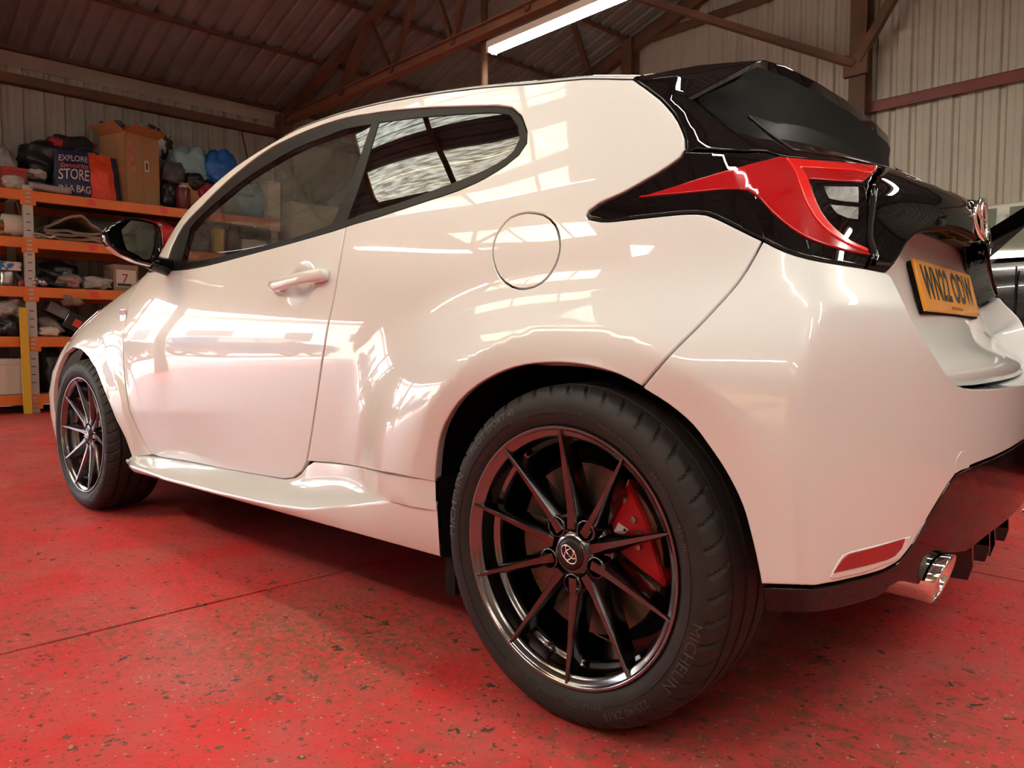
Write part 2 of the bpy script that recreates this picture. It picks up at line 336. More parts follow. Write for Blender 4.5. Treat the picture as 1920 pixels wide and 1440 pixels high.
# panel outlines on the body surface: (u along the side and round the rear, height z), metres
OUT = {
 'side_panel': [(-2.1,0.9814),(-2.094,1.02),(-2.088,1.058),(-2.085,1.094),(-2.072,1.129),(-2.042,1.164),(-1.998,1.196),(-1.956,1.215),(-1.912,1.232),(-1.87,1.25),(-1.827,1.271),(-1.785,1.292),(-1.738,1.312),(-1.7,1.326),(-1.659,1.339),(-1.617,1.351),(-1.575,1.362),(-1.534,1.372),(-1.49,1.381),(-1.444,1.389),(-1.4,1.396),(-1.357,1.401),(-1.295,1.403),(-1.232,1.403),(-1.174,1.402),(-1.113,1.4),(-1.051,1.396),(-1.008,1.393),(-0.9653,1.389),(-0.9222,1.385),(-0.8789,1.381),(-0.8351,1.376),(-0.7965,1.371),(-0.7573,1.367),(-0.7181,1.362),(-0.679,1.357),(-0.6403,1.352),(-0.6024,1.346),(-0.5654,1.341),(-0.5307,1.335),(-0.4958,1.33),(-0.461,1.324),(-0.4269,1.318),(-0.3938,1.312),(-0.3621,1.306),(-0.3321,1.3),(-0.3042,1.295),(-0.2751,1.29),(-0.2478,1.286),(-0.2221,1.282),(-0.1975,1.278),(-0.1736,1.274),(-0.1502,1.27),(-0.1248,1.264),(-0.1003,1.258),(-0.0767,1.252),(-0.0538,1.246),(-0.0316,1.241),(0.005,1.213),(0.0247,1.197),(0.0454,1.18),(0.0638,1.162),(0.0825,1.142),(0.0982,1.122),(0.1111,1.102),(0.1208,1.085),(0.1274,1.062),(0.1231,1.047),(0.1141,1.038),(0.102,1.029),(0.0856,1.018),(0.0675,1.008),(0.0546,1.001),(0.0411,0.9937),(0.0272,0.9872),(0.0122,0.9815),(-0.0033,0.9763),(-0.0167,0.9709),(-0.0358,0.958),(-0.0381,0.9497),(-0.0311,0.9415),(-0.0014,0.9338),(0.0141,0.9325),(0.0321,0.9322),(0.0513,0.9324),(0.0704,0.9328),(0.0883,0.9329),(0.1092,0.9331),(0.1299,0.9334),(0.1492,0.9334),(0.166,0.9328),(0.1836,0.9314),(0.1998,0.9281),(0.2176,0.9205),(0.2353,0.9113),(0.2528,0.9019),(0.2701,0.8925),(0.2877,0.8836),(0.3053,0.875),(0.3,0.8623),(0.2952,0.8496),(0.2907,0.8371),(0.2864,0.8247),(0.2817,0.8123),(0.2766,0.8004),(0.271,0.7883),(0.265,0.7763),(0.2588,0.7645),(0.2527,0.753),(0.2467,0.7422),(0.2403,0.7313),(0.2334,0.721),(0.2263,0.711),(0.219,0.701),(0.2115,0.6905),(0.2032,0.6794),(0.193,0.6678),(0.1817,0.6559),(0.1696,0.6437),(0.1577,0.6315),(0.137,0.6409),(0.1147,0.6496),(0.0963,0.6548),(0.0765,0.6592),(0.0562,0.6627),(0.036,0.6654),(0.0154,0.6672),(-0.0056,0.6682),(-0.0267,0.6682),(-0.0482,0.6672),(-0.0699,0.6651),(-0.0922,0.6618),(-0.1144,0.6573),(-0.1365,0.6511),(-0.1604,0.6423),(-0.1846,0.6316),(-0.2075,0.6197),(-0.235,0.6025),(-0.2599,0.583),(-0.2824,0.5609),(-0.3015,0.5374),(-0.3147,0.5167),(-0.325,0.4954),(-0.3333,0.4715),(-0.3397,0.4475),(-0.3445,0.4261),(-0.3486,0.405),(-0.3723,0.4072),(-0.3964,0.4095),(-0.4263,0.4105),(-0.462,0.4103),(-0.5032,0.4089),(-0.5542,0.4055),(-0.6217,0.3992),(-0.6909,0.3928),(-0.7449,0.3894),(-0.788,0.3876),(-0.8417,0.3846),(-0.8946,0.3805),(-0.9495,0.3763),(-0.9346,0.4087),(-0.9194,0.443),(-0.9086,0.4691),(-0.8975,0.4973),(-0.8864,0.5262),(-0.8758,0.5543),(-0.8656,0.5815),(-0.8556,0.6085),(-0.846,0.6351),(-0.837,0.661),(-0.8294,0.6852),(-0.823,0.7092),(-0.8179,0.7324),(-0.8137,0.754),(-0.8075,0.7847),(-0.8029,0.8155),(-0.8017,0.8381),(-0.8016,0.8625),(-0.8022,0.8876),(-0.8029,0.9123),(-0.8036,0.9356),(-0.8047,0.9588),(-0.807,0.9823),(-0.8111,1.006),(-0.7725,1.01),(-0.7351,1.013),(-0.6989,1.016),(-0.6639,1.02),(-0.63,1.024),(-0.5971,1.028),(-0.5651,1.032),(-0.5339,1.036),(-0.5029,1.04),(-0.4721,1.043),(-0.4429,1.047),(-0.4163,1.051),(-0.3885,1.057),(-0.3633,1.063),(-0.3406,1.07),(-0.3137,1.081),(-0.2912,1.092),(-0.2645,1.111),(-0.2541,1.135),(-0.2662,1.167),(-0.3005,1.211),(-0.3451,1.243),(-0.3988,1.26),(-0.4343,1.267),(-0.471,1.275),(-0.5087,1.283),(-0.5475,1.291),(-0.5873,1.299),(-0.6293,1.308),(-0.6738,1.316),(-0.7193,1.324),(-0.7639,1.332),(-0.8054,1.339),(-0.8685,1.349),(-0.9289,1.357),(-0.9961,1.367),(-1.066,1.375),(-1.112,1.378),(-1.159,1.38),(-1.207,1.381),(-1.255,1.381),(-1.304,1.38),(-1.352,1.377),(-1.402,1.373),(-1.45,1.368),(-1.496,1.36),(-1.54,1.348),(-1.581,1.334),(-1.622,1.317),(-1.663,1.298),(-1.704,1.278),(-1.742,1.256),(-1.776,1.236),(-1.808,1.215),(-1.842,1.194),(-1.88,1.174),(-1.92,1.153),(-1.952,1.131),(-1.967,1.096),(-1.958,1.057),(-1.933,1.012),(-1.918,0.9675)],
 'fuel_flap': [(-0.1887,0.9703),(-0.209,0.9687),(-0.2278,0.9643),(-0.2394,0.9556),(-0.2489,0.9436),(-0.2553,0.9303),(-0.2584,0.9167),(-0.2585,0.902),(-0.2556,0.8871),(-0.2485,0.8709),(-0.2381,0.8545),(-0.2255,0.8405),(-0.2063,0.827),(-0.1851,0.8175),(-0.1661,0.8126),(-0.1478,0.8114),(-0.1282,0.8142),(-0.1114,0.8214),(-0.1018,0.8303),(-0.0941,0.8416),(-0.0884,0.8538),(-0.0851,0.8664),(-0.084,0.8799),(-0.0856,0.8936),(-0.0903,0.9081),(-0.0979,0.923),(-0.1079,0.9363),(-0.1244,0.9502),(-0.1438,0.9609),(-0.1656,0.9666)],
 'door': [(-0.8111,1.006),(-0.865,1),(-0.8997,0.9974),(-0.9425,0.9941),(-0.9908,0.9906),(-1.042,0.9872),(-1.083,0.9845),(-1.128,0.9817),(-1.176,0.9788),(-1.225,0.9759),(-1.274,0.9729),(-1.322,0.9701),(-1.383,0.9662),(-1.443,0.9622),(-1.503,0.9584),(-1.56,0.9554),(-1.641,0.9523),(-1.721,0.9514),(-1.794,0.9536),(-1.873,0.9572),(-1.987,0.9618),(-2.183,0.9733),(-2.197,0.9396),(-2.208,0.9066),(-2.219,0.8552),(-2.209,0.8106),(-2.2,0.7651),(-2.196,0.7038),(-2.193,0.6715),(-2.188,0.6369),(-2.181,0.6026),(-2.173,0.5657),(-2.164,0.5302),(-2.153,0.4871),(-2.143,0.4451),(-2.13,0.4137),(-2.12,0.3821),(-2.107,0.3482),(-2.092,0.3176),(-2.071,0.2881),(-2.052,0.2754),(-1.988,0.273),(-1.923,0.2749),(-1.844,0.2786),(-1.763,0.282),(-1.687,0.2843),(-1.607,0.2866),(-1.527,0.2892),(-1.449,0.2923),(-1.372,0.2959),(-1.298,0.2996),(-1.231,0.3028),(-1.177,0.3053),(-1.085,0.3096),(-1.03,0.319),(-0.9796,0.3452),(-0.9495,0.3763),(-0.9346,0.4087),(-0.9194,0.443),(-0.9086,0.4691),(-0.8975,0.4973),(-0.8864,0.5262),(-0.8758,0.5543),(-0.8656,0.5815),(-0.8556,0.6085),(-0.846,0.6351),(-0.837,0.661),(-0.8294,0.6852),(-0.823,0.7092),(-0.8179,0.7324),(-0.8137,0.754),(-0.8075,0.7847),(-0.8029,0.8155),(-0.8017,0.8381),(-0.8016,0.8625),(-0.8022,0.8876),(-0.8029,0.9123),(-0.8036,0.9356),(-0.8047,0.9588),(-0.807,0.9823)],
 'front_fender': [(-2.183,0.9733),(-2.197,0.9396),(-2.208,0.9066),(-2.219,0.8552),(-2.209,0.8106),(-2.2,0.7651),(-2.196,0.7038),(-2.193,0.6715),(-2.188,0.6369),(-2.181,0.6026),(-2.173,0.5657),(-2.164,0.5302),(-2.153,0.4871),(-2.143,0.4451),(-2.13,0.4137),(-2.12,0.3821),(-2.107,0.3482),(-2.092,0.3176),(-2.071,0.2881),(-2.052,0.2754),(-2.127,0.2639),(-2.193,0.2537),(-2.202,0.2929),(-2.21,0.331),(-2.225,0.3637),(-2.24,0.3958),(-2.252,0.4287),(-2.273,0.461),(-2.298,0.4926),(-2.327,0.5244),(-2.364,0.5605),(-2.409,0.5946),(-2.508,0.6378),(-2.626,0.6681),(-2.725,0.6761),(-2.836,0.6487),(-2.862,0.6258),(-2.887,0.6007),(-2.91,0.5737),(-2.93,0.5449),(-2.947,0.5145),(-2.963,0.4827),(-2.975,0.4498),(-2.985,0.416),(-2.991,0.3814),(-2.995,0.3465),(-2.996,0.3113),(-2.994,0.2762),(-2.989,0.2414),(-2.981,0.2071),(-2.971,0.1736),(-3,0.22),(-3.009,0.2561),(-3.015,0.3017),(-3.019,0.3514),(-3.02,0.4),(-3.02,0.44),(-3.018,0.4813),(-3.015,0.5227),(-3.009,0.5626),(-3,0.6),(-2.98,0.6492),(-2.955,0.6946),(-2.93,0.74),(-2.888,0.7675),(-2.846,0.795),(-2.8,0.82),(-2.763,0.8353),(-2.724,0.8492),(-2.683,0.8619),(-2.641,0.8738),(-2.6,0.885),(-2.56,0.8955),(-2.519,0.9051),(-2.478,0.914),(-2.438,0.9222),(-2.4,0.93),(-2.347,0.9401),(-2.296,0.949),(-2.25,0.957),(-2.208,0.9647),(-2.17,0.972)],
 'bumper': [(0.3053,0.875),(0.3,0.8623),(0.2952,0.8496),(0.2907,0.8371),(0.2864,0.8247),(0.2817,0.8123),(0.2766,0.8004),(0.271,0.7883),(0.265,0.7763),(0.2588,0.7645),(0.2527,0.753),(0.2467,0.7422),(0.2403,0.7313),(0.2334,0.721),(0.2263,0.711),(0.219,0.701),(0.2115,0.6905),(0.2032,0.6794),(0.193,0.6678),(0.1817,0.6559),(0.1696,0.6437),(0.1577,0.6315),(0.1578,0.6293),(0.1744,0.6211),(0.1907,0.613),(0.2063,0.6043),(0.2215,0.5945),(0.2359,0.5841),(0.2486,0.5735),(0.2614,0.5598),(0.2728,0.5452),(0.2826,0.5331),(0.2924,0.5203),(0.3017,0.5068),(0.3092,0.4948),(0.3165,0.4822),(0.3232,0.4693),(0.3291,0.4563),(0.3337,0.4437),(0.3375,0.4309),(0.3409,0.418),(0.3442,0.4051),(0.3476,0.3916),(0.3508,0.3777),(0.3537,0.3645),(0.356,0.3536),(0.3592,0.3368),(0.3739,0.3398),(0.3887,0.3431),(0.4031,0.3462),(0.4175,0.3484),(0.4332,0.3482),(0.4517,0.3452),(0.4745,0.3441),(0.4982,0.3428),(0.5234,0.3418),(0.547,0.3411),(0.573,0.3405),(0.5985,0.3403),(0.6202,0.3408),(0.6542,0.3451),(0.6684,0.3491),(0.6847,0.3581),(0.7021,0.3684),(0.7156,0.3781),(0.7301,0.3896),(0.7452,0.4017),(0.7607,0.4134),(0.7767,0.4248),(0.7935,0.4365),(0.8102,0.4476),(0.8256,0.457),(0.8589,0.4741),(0.9036,0.4779),(0.9433,0.4799),(0.9954,0.4817),(1.055,0.4829),(1.102,0.4843),(1.15,0.4857),(1.197,0.4872),(1.245,0.4886),(1.293,0.49),(1.281,0.615),(1.239,0.6157),(1.195,0.6162),(1.15,0.6166),(1.105,0.617),(1.06,0.6176),(1.018,0.6182),(0.9797,0.6191),(0.9453,0.6204),(0.9164,0.622),(0.8709,0.6256),(0.8364,0.632),(0.7964,0.6507),(0.7772,0.6635),(0.758,0.6761),(0.737,0.6899),(0.7171,0.703),(0.6954,0.7174),(0.6733,0.7323),(0.6524,0.7472),(0.6357,0.7616),(0.6248,0.7796),(0.6223,0.7999),(0.6178,0.8177),(0.6084,0.8282),(0.5959,0.8306),(0.5654,0.8326),(0.5356,0.8345),(0.5038,0.8359),(0.4717,0.8373),(0.4446,0.8388),(0.4178,0.8408),(0.3943,0.8437),(0.3698,0.8487),(0.3478,0.8554),(0.3264,0.8647)],
 'lamp_housing': [(0.1283,1.059),(0.1465,1.056),(0.1643,1.054),(0.1822,1.053),(0.2018,1.051),(0.2217,1.051),(0.2405,1.051),(0.2617,1.054),(0.2815,1.055),(0.3076,1.047),(0.3256,1.046),(0.3475,1.048),(0.3708,1.049),(0.3956,1.05),(0.4224,1.052),(0.4519,1.054),(0.4782,1.056),(0.5078,1.059),(0.5423,1.062),(0.5867,1.069),(0.5877,1.069),(0.5204,1.03),(0.5011,1.005),(0.501,0.9791),(0.5114,0.9531),(0.519,0.9358),(0.5256,0.9171),(0.5303,0.8991),(0.5345,0.8841),(0.5511,0.8582),(0.5376,0.8349),(0.5046,0.8359),(0.4717,0.8373),(0.4445,0.8388),(0.4177,0.8408),(0.3943,0.8437),(0.3698,0.8487),(0.3478,0.8554),(0.3264,0.8647),(0.3053,0.875),(0.2877,0.8836),(0.2701,0.8925),(0.2528,0.9019),(0.2353,0.9113),(0.2176,0.9205),(0.1998,0.9281),(0.1836,0.9314),(0.166,0.9328),(0.1492,0.9334),(0.1299,0.9334),(0.1092,0.9331),(0.0883,0.9329),(0.0704,0.9328),(0.0513,0.9324),(0.0321,0.9322),(0.0141,0.9325),(-0.0014,0.9338),(-0.0311,0.9415),(-0.0381,0.9497),(-0.0358,0.958),(-0.0167,0.9709),(-0.0033,0.9763),(0.0122,0.9815),(0.0272,0.9872),(0.0411,0.9937),(0.0546,1.001),(0.0675,1.008),(0.0856,1.018),(0.102,1.029),(0.1141,1.038),(0.1231,1.047),(0.1274,1.062)],
 'lamp_red': [(0.0642,0.9725),(0.0754,0.9748),(0.0865,0.9771),(0.0975,0.9794),(0.1082,0.9817),(0.1187,0.9841),(0.1285,0.9864),(0.138,0.9888),(0.1474,0.9911),(0.1567,0.9935),(0.166,0.9958),(0.1752,0.9981),(0.1843,1),(0.1935,1.003),(0.2025,1.005),(0.2115,1.008),(0.2204,1.01),(0.2294,1.013),(0.2384,1.016),(0.2474,1.02),(0.2564,1.023),(0.2673,1.028),(0.2785,1.032),(0.2901,1.037),(0.3026,1.043),(0.3147,1.043),(0.327,1.043),(0.3397,1.043),(0.3526,1.043),(0.3659,1.044),(0.3796,1.044),(0.3937,1.046),(0.4085,1.047),(0.4241,1.048),(0.4409,1.05),(0.4576,1.051),(0.4755,1.053),(0.495,1.055),(0.5163,1.057),(0.5402,1.06),(0.5682,1.064),(0.5143,1.03),(0.4948,1.016),(0.4795,1.003),(0.4654,1.002),(0.4515,1),(0.438,0.9994),(0.4253,0.9984),(0.4133,0.9977),(0.3969,0.9973),(0.3817,0.9972),(0.3699,0.9965),(0.3589,0.9938),(0.3633,0.9808),(0.3688,0.9682),(0.377,0.9542),(0.3865,0.9407),(0.3971,0.9284),(0.409,0.9169),(0.4201,0.9082),(0.4326,0.9),(0.4458,0.8926),(0.4595,0.8862),(0.4742,0.8806),(0.4893,0.8759),(0.5038,0.8728),(0.5187,0.8705),(0.534,0.8682),(0.5483,0.8589),(0.5305,0.8592),(0.5132,0.8597),(0.4964,0.8605),(0.4798,0.8618),(0.4637,0.8635),(0.4476,0.8657),(0.4335,0.8679),(0.4191,0.8704),(0.4055,0.8734),(0.3928,0.8769),(0.382,0.8809),(0.3718,0.8854),(0.3621,0.8903),(0.3529,0.8954),(0.3425,0.9022),(0.3327,0.9094),(0.3235,0.9167),(0.3116,0.9265),(0.3004,0.9364),(0.2909,0.9456),(0.2814,0.9543),(0.2708,0.9612),(0.2599,0.9675),(0.2452,0.9698),(0.2359,0.9706),(0.2251,0.9709),(0.2131,0.9712),(0.2046,0.9713),(0.1954,0.9712),(0.1856,0.9711),(0.1753,0.971),(0.1647,0.9709),(0.1541,0.9709),(0.1436,0.971),(0.1328,0.9711),(0.1218,0.9713),(0.1106,0.9715),(0.0992,0.9717),(0.0877,0.972),(0.076,0.9723)],
 'lamp_guide': [(0.314,1.039),(0.3208,1.028),(0.3281,1.016),(0.3346,1.004),(0.342,0.9899),(0.3501,0.9765),(0.3584,0.9638),(0.3667,0.9514),(0.3755,0.9397),(0.385,0.929),(0.3947,0.9189),(0.4051,0.9097),(0.4161,0.9016),(0.428,0.8943),(0.4406,0.8877),(0.4539,0.8817),(0.4681,0.8764),(0.4833,0.8719),(0.5008,0.8683),(0.5197,0.8655),(0.5391,0.8627),(0.5353,0.8696),(0.5192,0.873),(0.5036,0.8763),(0.4889,0.8804),(0.4756,0.8854),(0.463,0.8912),(0.4509,0.8976),(0.4386,0.9049),(0.4267,0.9131),(0.4158,0.9221),(0.4058,0.9323),(0.3962,0.9434),(0.3866,0.9551),(0.3789,0.9655),(0.3713,0.9769),(0.3642,0.9881),(0.358,0.9979),(0.3506,1.009),(0.3439,1.018),(0.3578,1.019),(0.3721,1.02),(0.3871,1.021),(0.3996,1.022),(0.4126,1.023),(0.4262,1.024),(0.4403,1.025),(0.4557,1.026),(0.4716,1.026),(0.4881,1.025),(0.5052,1.026),(0.5552,1.058),(0.5297,1.054),(0.5074,1.052),(0.4872,1.05),(0.4683,1.048),(0.4502,1.046),(0.4347,1.045),(0.4194,1.044),(0.4046,1.042),(0.3905,1.042),(0.3773,1.041),(0.365,1.04),(0.3512,1.04),(0.3383,1.04),(0.3261,1.039)],
 'reverse_lens': [(0.397,0.9811),(0.4086,0.9822),(0.4203,0.9833),(0.4323,0.9845),(0.4446,0.9857),(0.4571,0.9869),(0.47,0.9882),(0.4766,0.9713),(0.4847,0.9552),(0.4686,0.9547),(0.453,0.9543),(0.439,0.9544),(0.4262,0.9555),(0.4145,0.9568),(0.4032,0.9691)],
 'fog_lens': [(0.4227,0.945),(0.4355,0.9453),(0.4485,0.9456),(0.4617,0.946),(0.4753,0.9464),(0.4891,0.9468),(0.4945,0.9343),(0.4988,0.9219),(0.4833,0.9217),(0.4687,0.9223),(0.4451,0.9281),(0.4332,0.9355)],
 'lamp_inner': [(0.3849,0.9929),(0.3959,0.9938),(0.4071,0.9947),(0.4185,0.9957),(0.4301,0.9967),(0.442,0.9977),(0.4542,0.9989),(0.4668,1),(0.4796,1.001),(0.4873,0.9873),(0.4977,0.9716),(0.5031,0.963),(0.5091,0.9531),(0.5153,0.9422),(0.5212,0.9306),(0.526,0.9185),(0.5295,0.9061),(0.5318,0.8938),(0.5331,0.8818),(0.5339,0.8704),(0.5186,0.8722),(0.5036,0.874),(0.4892,0.8768),(0.474,0.8814),(0.4593,0.887),(0.4457,0.8935),(0.4333,0.9007),(0.4218,0.9087),(0.4116,0.9171),(0.4,0.9284),(0.3899,0.941),(0.3821,0.9533),(0.375,0.9671),(0.3725,0.9786)],
 'reflector': [(0.4894,0.3605),(0.4989,0.3706),(0.5059,0.3772),(0.5137,0.3825),(0.5269,0.3847),(0.5394,0.3848),(0.5522,0.3847),(0.5652,0.3847),(0.5786,0.3846),(0.5925,0.3846),(0.6078,0.3848),(0.6237,0.3849),(0.6401,0.3851),(0.657,0.3853),(0.6744,0.3854),(0.6699,0.3773),(0.6642,0.37),(0.6455,0.3608),(0.6244,0.3583),(0.606,0.3585),(0.5881,0.3586),(0.5693,0.3588),(0.5565,0.359),(0.543,0.3593),(0.5293,0.3597),(0.5157,0.36),(0.5023,0.3603)],
 'reflector_recess': [(0.4824,0.3555),(0.4927,0.3674),(0.5013,0.3767),(0.5115,0.3843),(0.5277,0.3863),(0.5409,0.3865),(0.5543,0.3866),(0.568,0.3868),(0.5823,0.3868),(0.5974,0.3869),(0.6122,0.3868),(0.6279,0.3868),(0.6444,0.3866),(0.6614,0.3865),(0.679,0.3862),(0.6969,0.3859),(0.6927,0.3765),(0.6872,0.3678),(0.6785,0.3609),(0.668,0.3554),(0.6462,0.3499),(0.6303,0.3493),(0.615,0.3485),(0.5999,0.3477),(0.585,0.3471),(0.5699,0.3468),(0.5562,0.3469),(0.5424,0.3472),(0.5286,0.3477),(0.5151,0.3483),(0.5018,0.3488),(0.4889,0.3492),(0.4825,0.3526)],
 'tow_cover': [(0.851,0.4736),(0.8498,0.4876),(0.8518,0.4999),(0.8702,0.5114),(0.8909,0.5101),(0.9075,0.5011),(0.9147,0.4868),(0.9081,0.477),(0.8744,0.477)],
 'quarter_glass': [(-0.8664,1.315),(-0.8212,1.309),(-0.7779,1.303),(-0.7359,1.298),(-0.6942,1.292),(-0.6588,1.287),(-0.6235,1.281),(-0.5888,1.276),(-0.5553,1.27),(-0.5233,1.265),(-0.4863,1.258),(-0.45,1.252),(-0.4168,1.246),(-0.389,1.24),(-0.3432,1.224),(-0.3059,1.19),(-0.2839,1.156),(-0.2885,1.127),(-0.3035,1.114),(-0.3257,1.104),(-0.3495,1.096),(-0.3779,1.089),(-0.4078,1.083),(-0.431,1.079),(-0.4552,1.075),(-0.4803,1.071),(-0.5065,1.067),(-0.536,1.062),(-0.5672,1.057),(-0.5992,1.052),(-0.631,1.048),(-0.6692,1.044),(-0.7075,1.041),(-0.7439,1.038),(-0.7825,1.033),(-0.8198,1.028),(-0.8197,1.056),(-0.821,1.084),(-0.824,1.117),(-0.8271,1.14),(-0.8311,1.166),(-0.8362,1.194),(-0.8424,1.223),(-0.8498,1.253),(-0.858,1.284)],
 'door_glass': [(-0.905,1.318),(-0.9676,1.326),(-1.032,1.332),(-1.076,1.333),(-1.119,1.331),(-1.164,1.33),(-1.21,1.329),(-1.258,1.327),(-1.304,1.323),(-1.35,1.317),(-1.395,1.309),(-1.439,1.299),(-1.484,1.288),(-1.528,1.276),(-1.57,1.262),(-1.612,1.245),(-1.652,1.226),(-1.693,1.206),(-1.739,1.184),(-1.786,1.161),(-1.824,1.14),(-1.856,1.111),(-1.832,1.077),(-1.811,1.043),(-1.796,1.01),(-1.789,0.9794),(-1.712,0.9784),(-1.641,0.9777),(-1.572,0.9783),(-1.512,0.9803),(-1.453,0.9832),(-1.393,0.9865),(-1.333,0.9897),(-1.284,0.9919),(-1.234,0.9941),(-1.184,0.9964),(-1.136,0.9987),(-1.091,1.001),(-1.051,1.004),(-1.006,1.008),(-0.9647,1.013),(-0.9263,1.017),(-0.8887,1.022),(-0.8851,1.044),(-0.8826,1.067),(-0.8808,1.091),(-0.8797,1.115),(-0.8795,1.14),(-0.8803,1.163),(-0.8822,1.187),(-0.8852,1.212),(-0.8892,1.238),(-0.8941,1.264),(-0.8995,1.291)],
 'dlo': [(-0.3988,1.26),(-0.3451,1.243),(-0.3005,1.211),(-0.2662,1.167),(-0.2541,1.135),(-0.2645,1.111),(-0.2912,1.092),(-0.3137,1.081),(-0.3406,1.07),(-0.3633,1.063),(-0.3885,1.057),(-0.4163,1.051),(-0.4429,1.047),(-0.4721,1.043),(-0.5029,1.04),(-0.5339,1.036),(-0.5651,1.032),(-0.5971,1.028),(-0.63,1.024),(-0.6639,1.02),(-0.6989,1.016),(-0.7351,1.013),(-0.7725,1.01),(-0.8111,1.006),(-0.865,1),(-0.8997,0.9974),(-0.9425,0.9941),(-0.9908,0.9906),(-1.042,0.9872),(-1.083,0.9845),(-1.128,0.9817),(-1.176,0.9788),(-1.225,0.9759),(-1.274,0.9729),(-1.322,0.9701),(-1.383,0.9662),(-1.443,0.9622),(-1.503,0.9584),(-1.56,0.9554),(-1.641,0.9523),(-1.721,0.9514),(-1.794,0.9536),(-1.873,0.9572),(-1.918,0.9675),(-1.933,1.012),(-1.958,1.057),(-1.967,1.096),(-1.952,1.131),(-1.92,1.153),(-1.88,1.174),(-1.842,1.194),(-1.808,1.215),(-1.776,1.236),(-1.742,1.256),(-1.704,1.278),(-1.663,1.298),(-1.622,1.317),(-1.581,1.334),(-1.54,1.348),(-1.496,1.36),(-1.45,1.368),(-1.402,1.373),(-1.352,1.377),(-1.304,1.38),(-1.255,1.381),(-1.207,1.381),(-1.159,1.38),(-1.112,1.378),(-1.066,1.375),(-0.9961,1.367),(-0.9289,1.357),(-0.8685,1.349),(-0.8054,1.339),(-0.7639,1.332),(-0.7193,1.324),(-0.6738,1.316),(-0.6293,1.308),(-0.5873,1.299),(-0.5475,1.291),(-0.5087,1.283),(-0.471,1.275),(-0.4343,1.267)],
 'roof_edge': [(-0.0316,1.241),(-0.0884,1.255),(-0.1502,1.27),(-0.1975,1.278),(-0.2478,1.286),(-0.3042,1.295),(-0.3621,1.306),(-0.4269,1.318),(-0.4958,1.33),(-0.5654,1.341),(-0.6308,1.35),(-0.6985,1.359),(-0.7671,1.368),(-0.8351,1.376),(-0.9438,1.387),(-1.051,1.396),(-1.144,1.401),(-1.232,1.403),(-1.357,1.401),(-1.444,1.389),(-1.534,1.372),(-1.638,1.345),(-1.738,1.312),(-1.806,1.282),(-1.87,1.25),(-1.998,1.196),(-2.072,1.129),(-2.088,1.058),(-2.1,0.9814)],
 'lamp_top': [(0.1283,1.059),(0.1465,1.056),(0.1643,1.054),(0.1822,1.053),(0.2018,1.051),(0.2217,1.051),(0.2405,1.051),(0.2617,1.054),(0.2815,1.055),(0.3076,1.047),(0.3256,1.046),(0.3475,1.048),(0.3708,1.049),(0.3956,1.05),(0.4224,1.052),(0.4519,1.054),(0.4782,1.056),(0.5078,1.059),(0.5423,1.062),(0.5867,1.069)],
 'garnish': [(0.578,1.063),(0.6169,1.066),(0.699,1.08),(0.63,1.04),(0.66,1.04),(0.69,1.04),(0.73,1.037),(0.75,1.03),(0.794,1.035),(0.8296,1.035),(0.8718,1.034),(0.914,1.032),(1.03,0.928),(0.9801,0.9289),(0.9301,0.93),(0.8807,0.9324),(0.8301,0.933),(0.7906,0.9297),(0.7499,0.9243),(0.7092,0.919),(0.6879,0.909),(0.6688,0.8907),(0.6478,0.8653),(0.6279,0.8453),(0.6111,0.8336),(0.5774,0.8329),(0.541,0.8342),(0.5552,0.8585),(0.5386,0.8844),(0.5342,0.8995),(0.5294,0.9175),(0.5226,0.9362),(0.5148,0.9534),(0.5047,0.979),(0.5047,1.004),(0.5221,1.028)],
 'diffuser': [(0.3592,0.3343),(0.3739,0.3373),(0.3887,0.3406),(0.4031,0.3438),(0.4175,0.3459),(0.4332,0.3458),(0.4518,0.3428),(0.4746,0.3416),(0.4983,0.3403),(0.5235,0.3393),(0.547,0.3386),(0.5729,0.3379),(0.5984,0.3376),(0.6204,0.3381),(0.6576,0.3427),(0.6718,0.3474),(0.6882,0.3565),(0.7056,0.3669),(0.719,0.3767),(0.7332,0.3882),(0.7481,0.4003),(0.7635,0.412),(0.7797,0.4234),(0.797,0.4352),(0.8142,0.4462),(0.83,0.4556),(0.8638,0.4716),(0.904,0.4749),(0.9432,0.4768),(0.9956,0.4785),(1.055,0.4797),(1.293,0.487),(1.293,0.33),(1.252,0.3293),(1.209,0.3287),(1.166,0.3282),(1.125,0.3275),(1.086,0.3265),(1.05,0.325),(1.006,0.3211),(0.966,0.3166),(0.93,0.315),(0.86,0.325),(0.82,0.335),(0.78,0.325),(0.74,0.29),(0.6901,0.3057),(0.6731,0.3091),(0.6444,0.3057),(0.6324,0.2982),(0.5966,0.2957),(0.5742,0.2957),(0.5495,0.2963),(0.5251,0.2974),(0.5011,0.2987),(0.4775,0.3004),(0.4526,0.3034),(0.436,0.3056),(0.4207,0.3058),(0.4065,0.3038),(0.3921,0.3005),(0.3774,0.2969),(0.363,0.2933)],
 'spoiler_joint': [(0.0652,1.162),(0.0846,1.157),(0.1039,1.153),(0.1242,1.154),(0.1453,1.154),(0.1672,1.152),(0.1892,1.147),(0.2105,1.142),(0.2314,1.141),(0.2648,1.15),(0.3019,1.16),(0.3337,1.162),(0.3668,1.161),(0.3978,1.155),(0.4183,1.144),(0.4313,1.127),(0.4371,1.106),(0.4389,1.085)],
 'upper_left': [(-0.0316,1.241),(-0.0136,1.227),(0.005,1.213),(0.0247,1.197),(0.0454,1.18),(0.0638,1.162),(0.0825,1.142),(0.0982,1.122),(0.1111,1.102),(0.1208,1.085),(0.1274,1.062),(0.1231,1.047)],
}

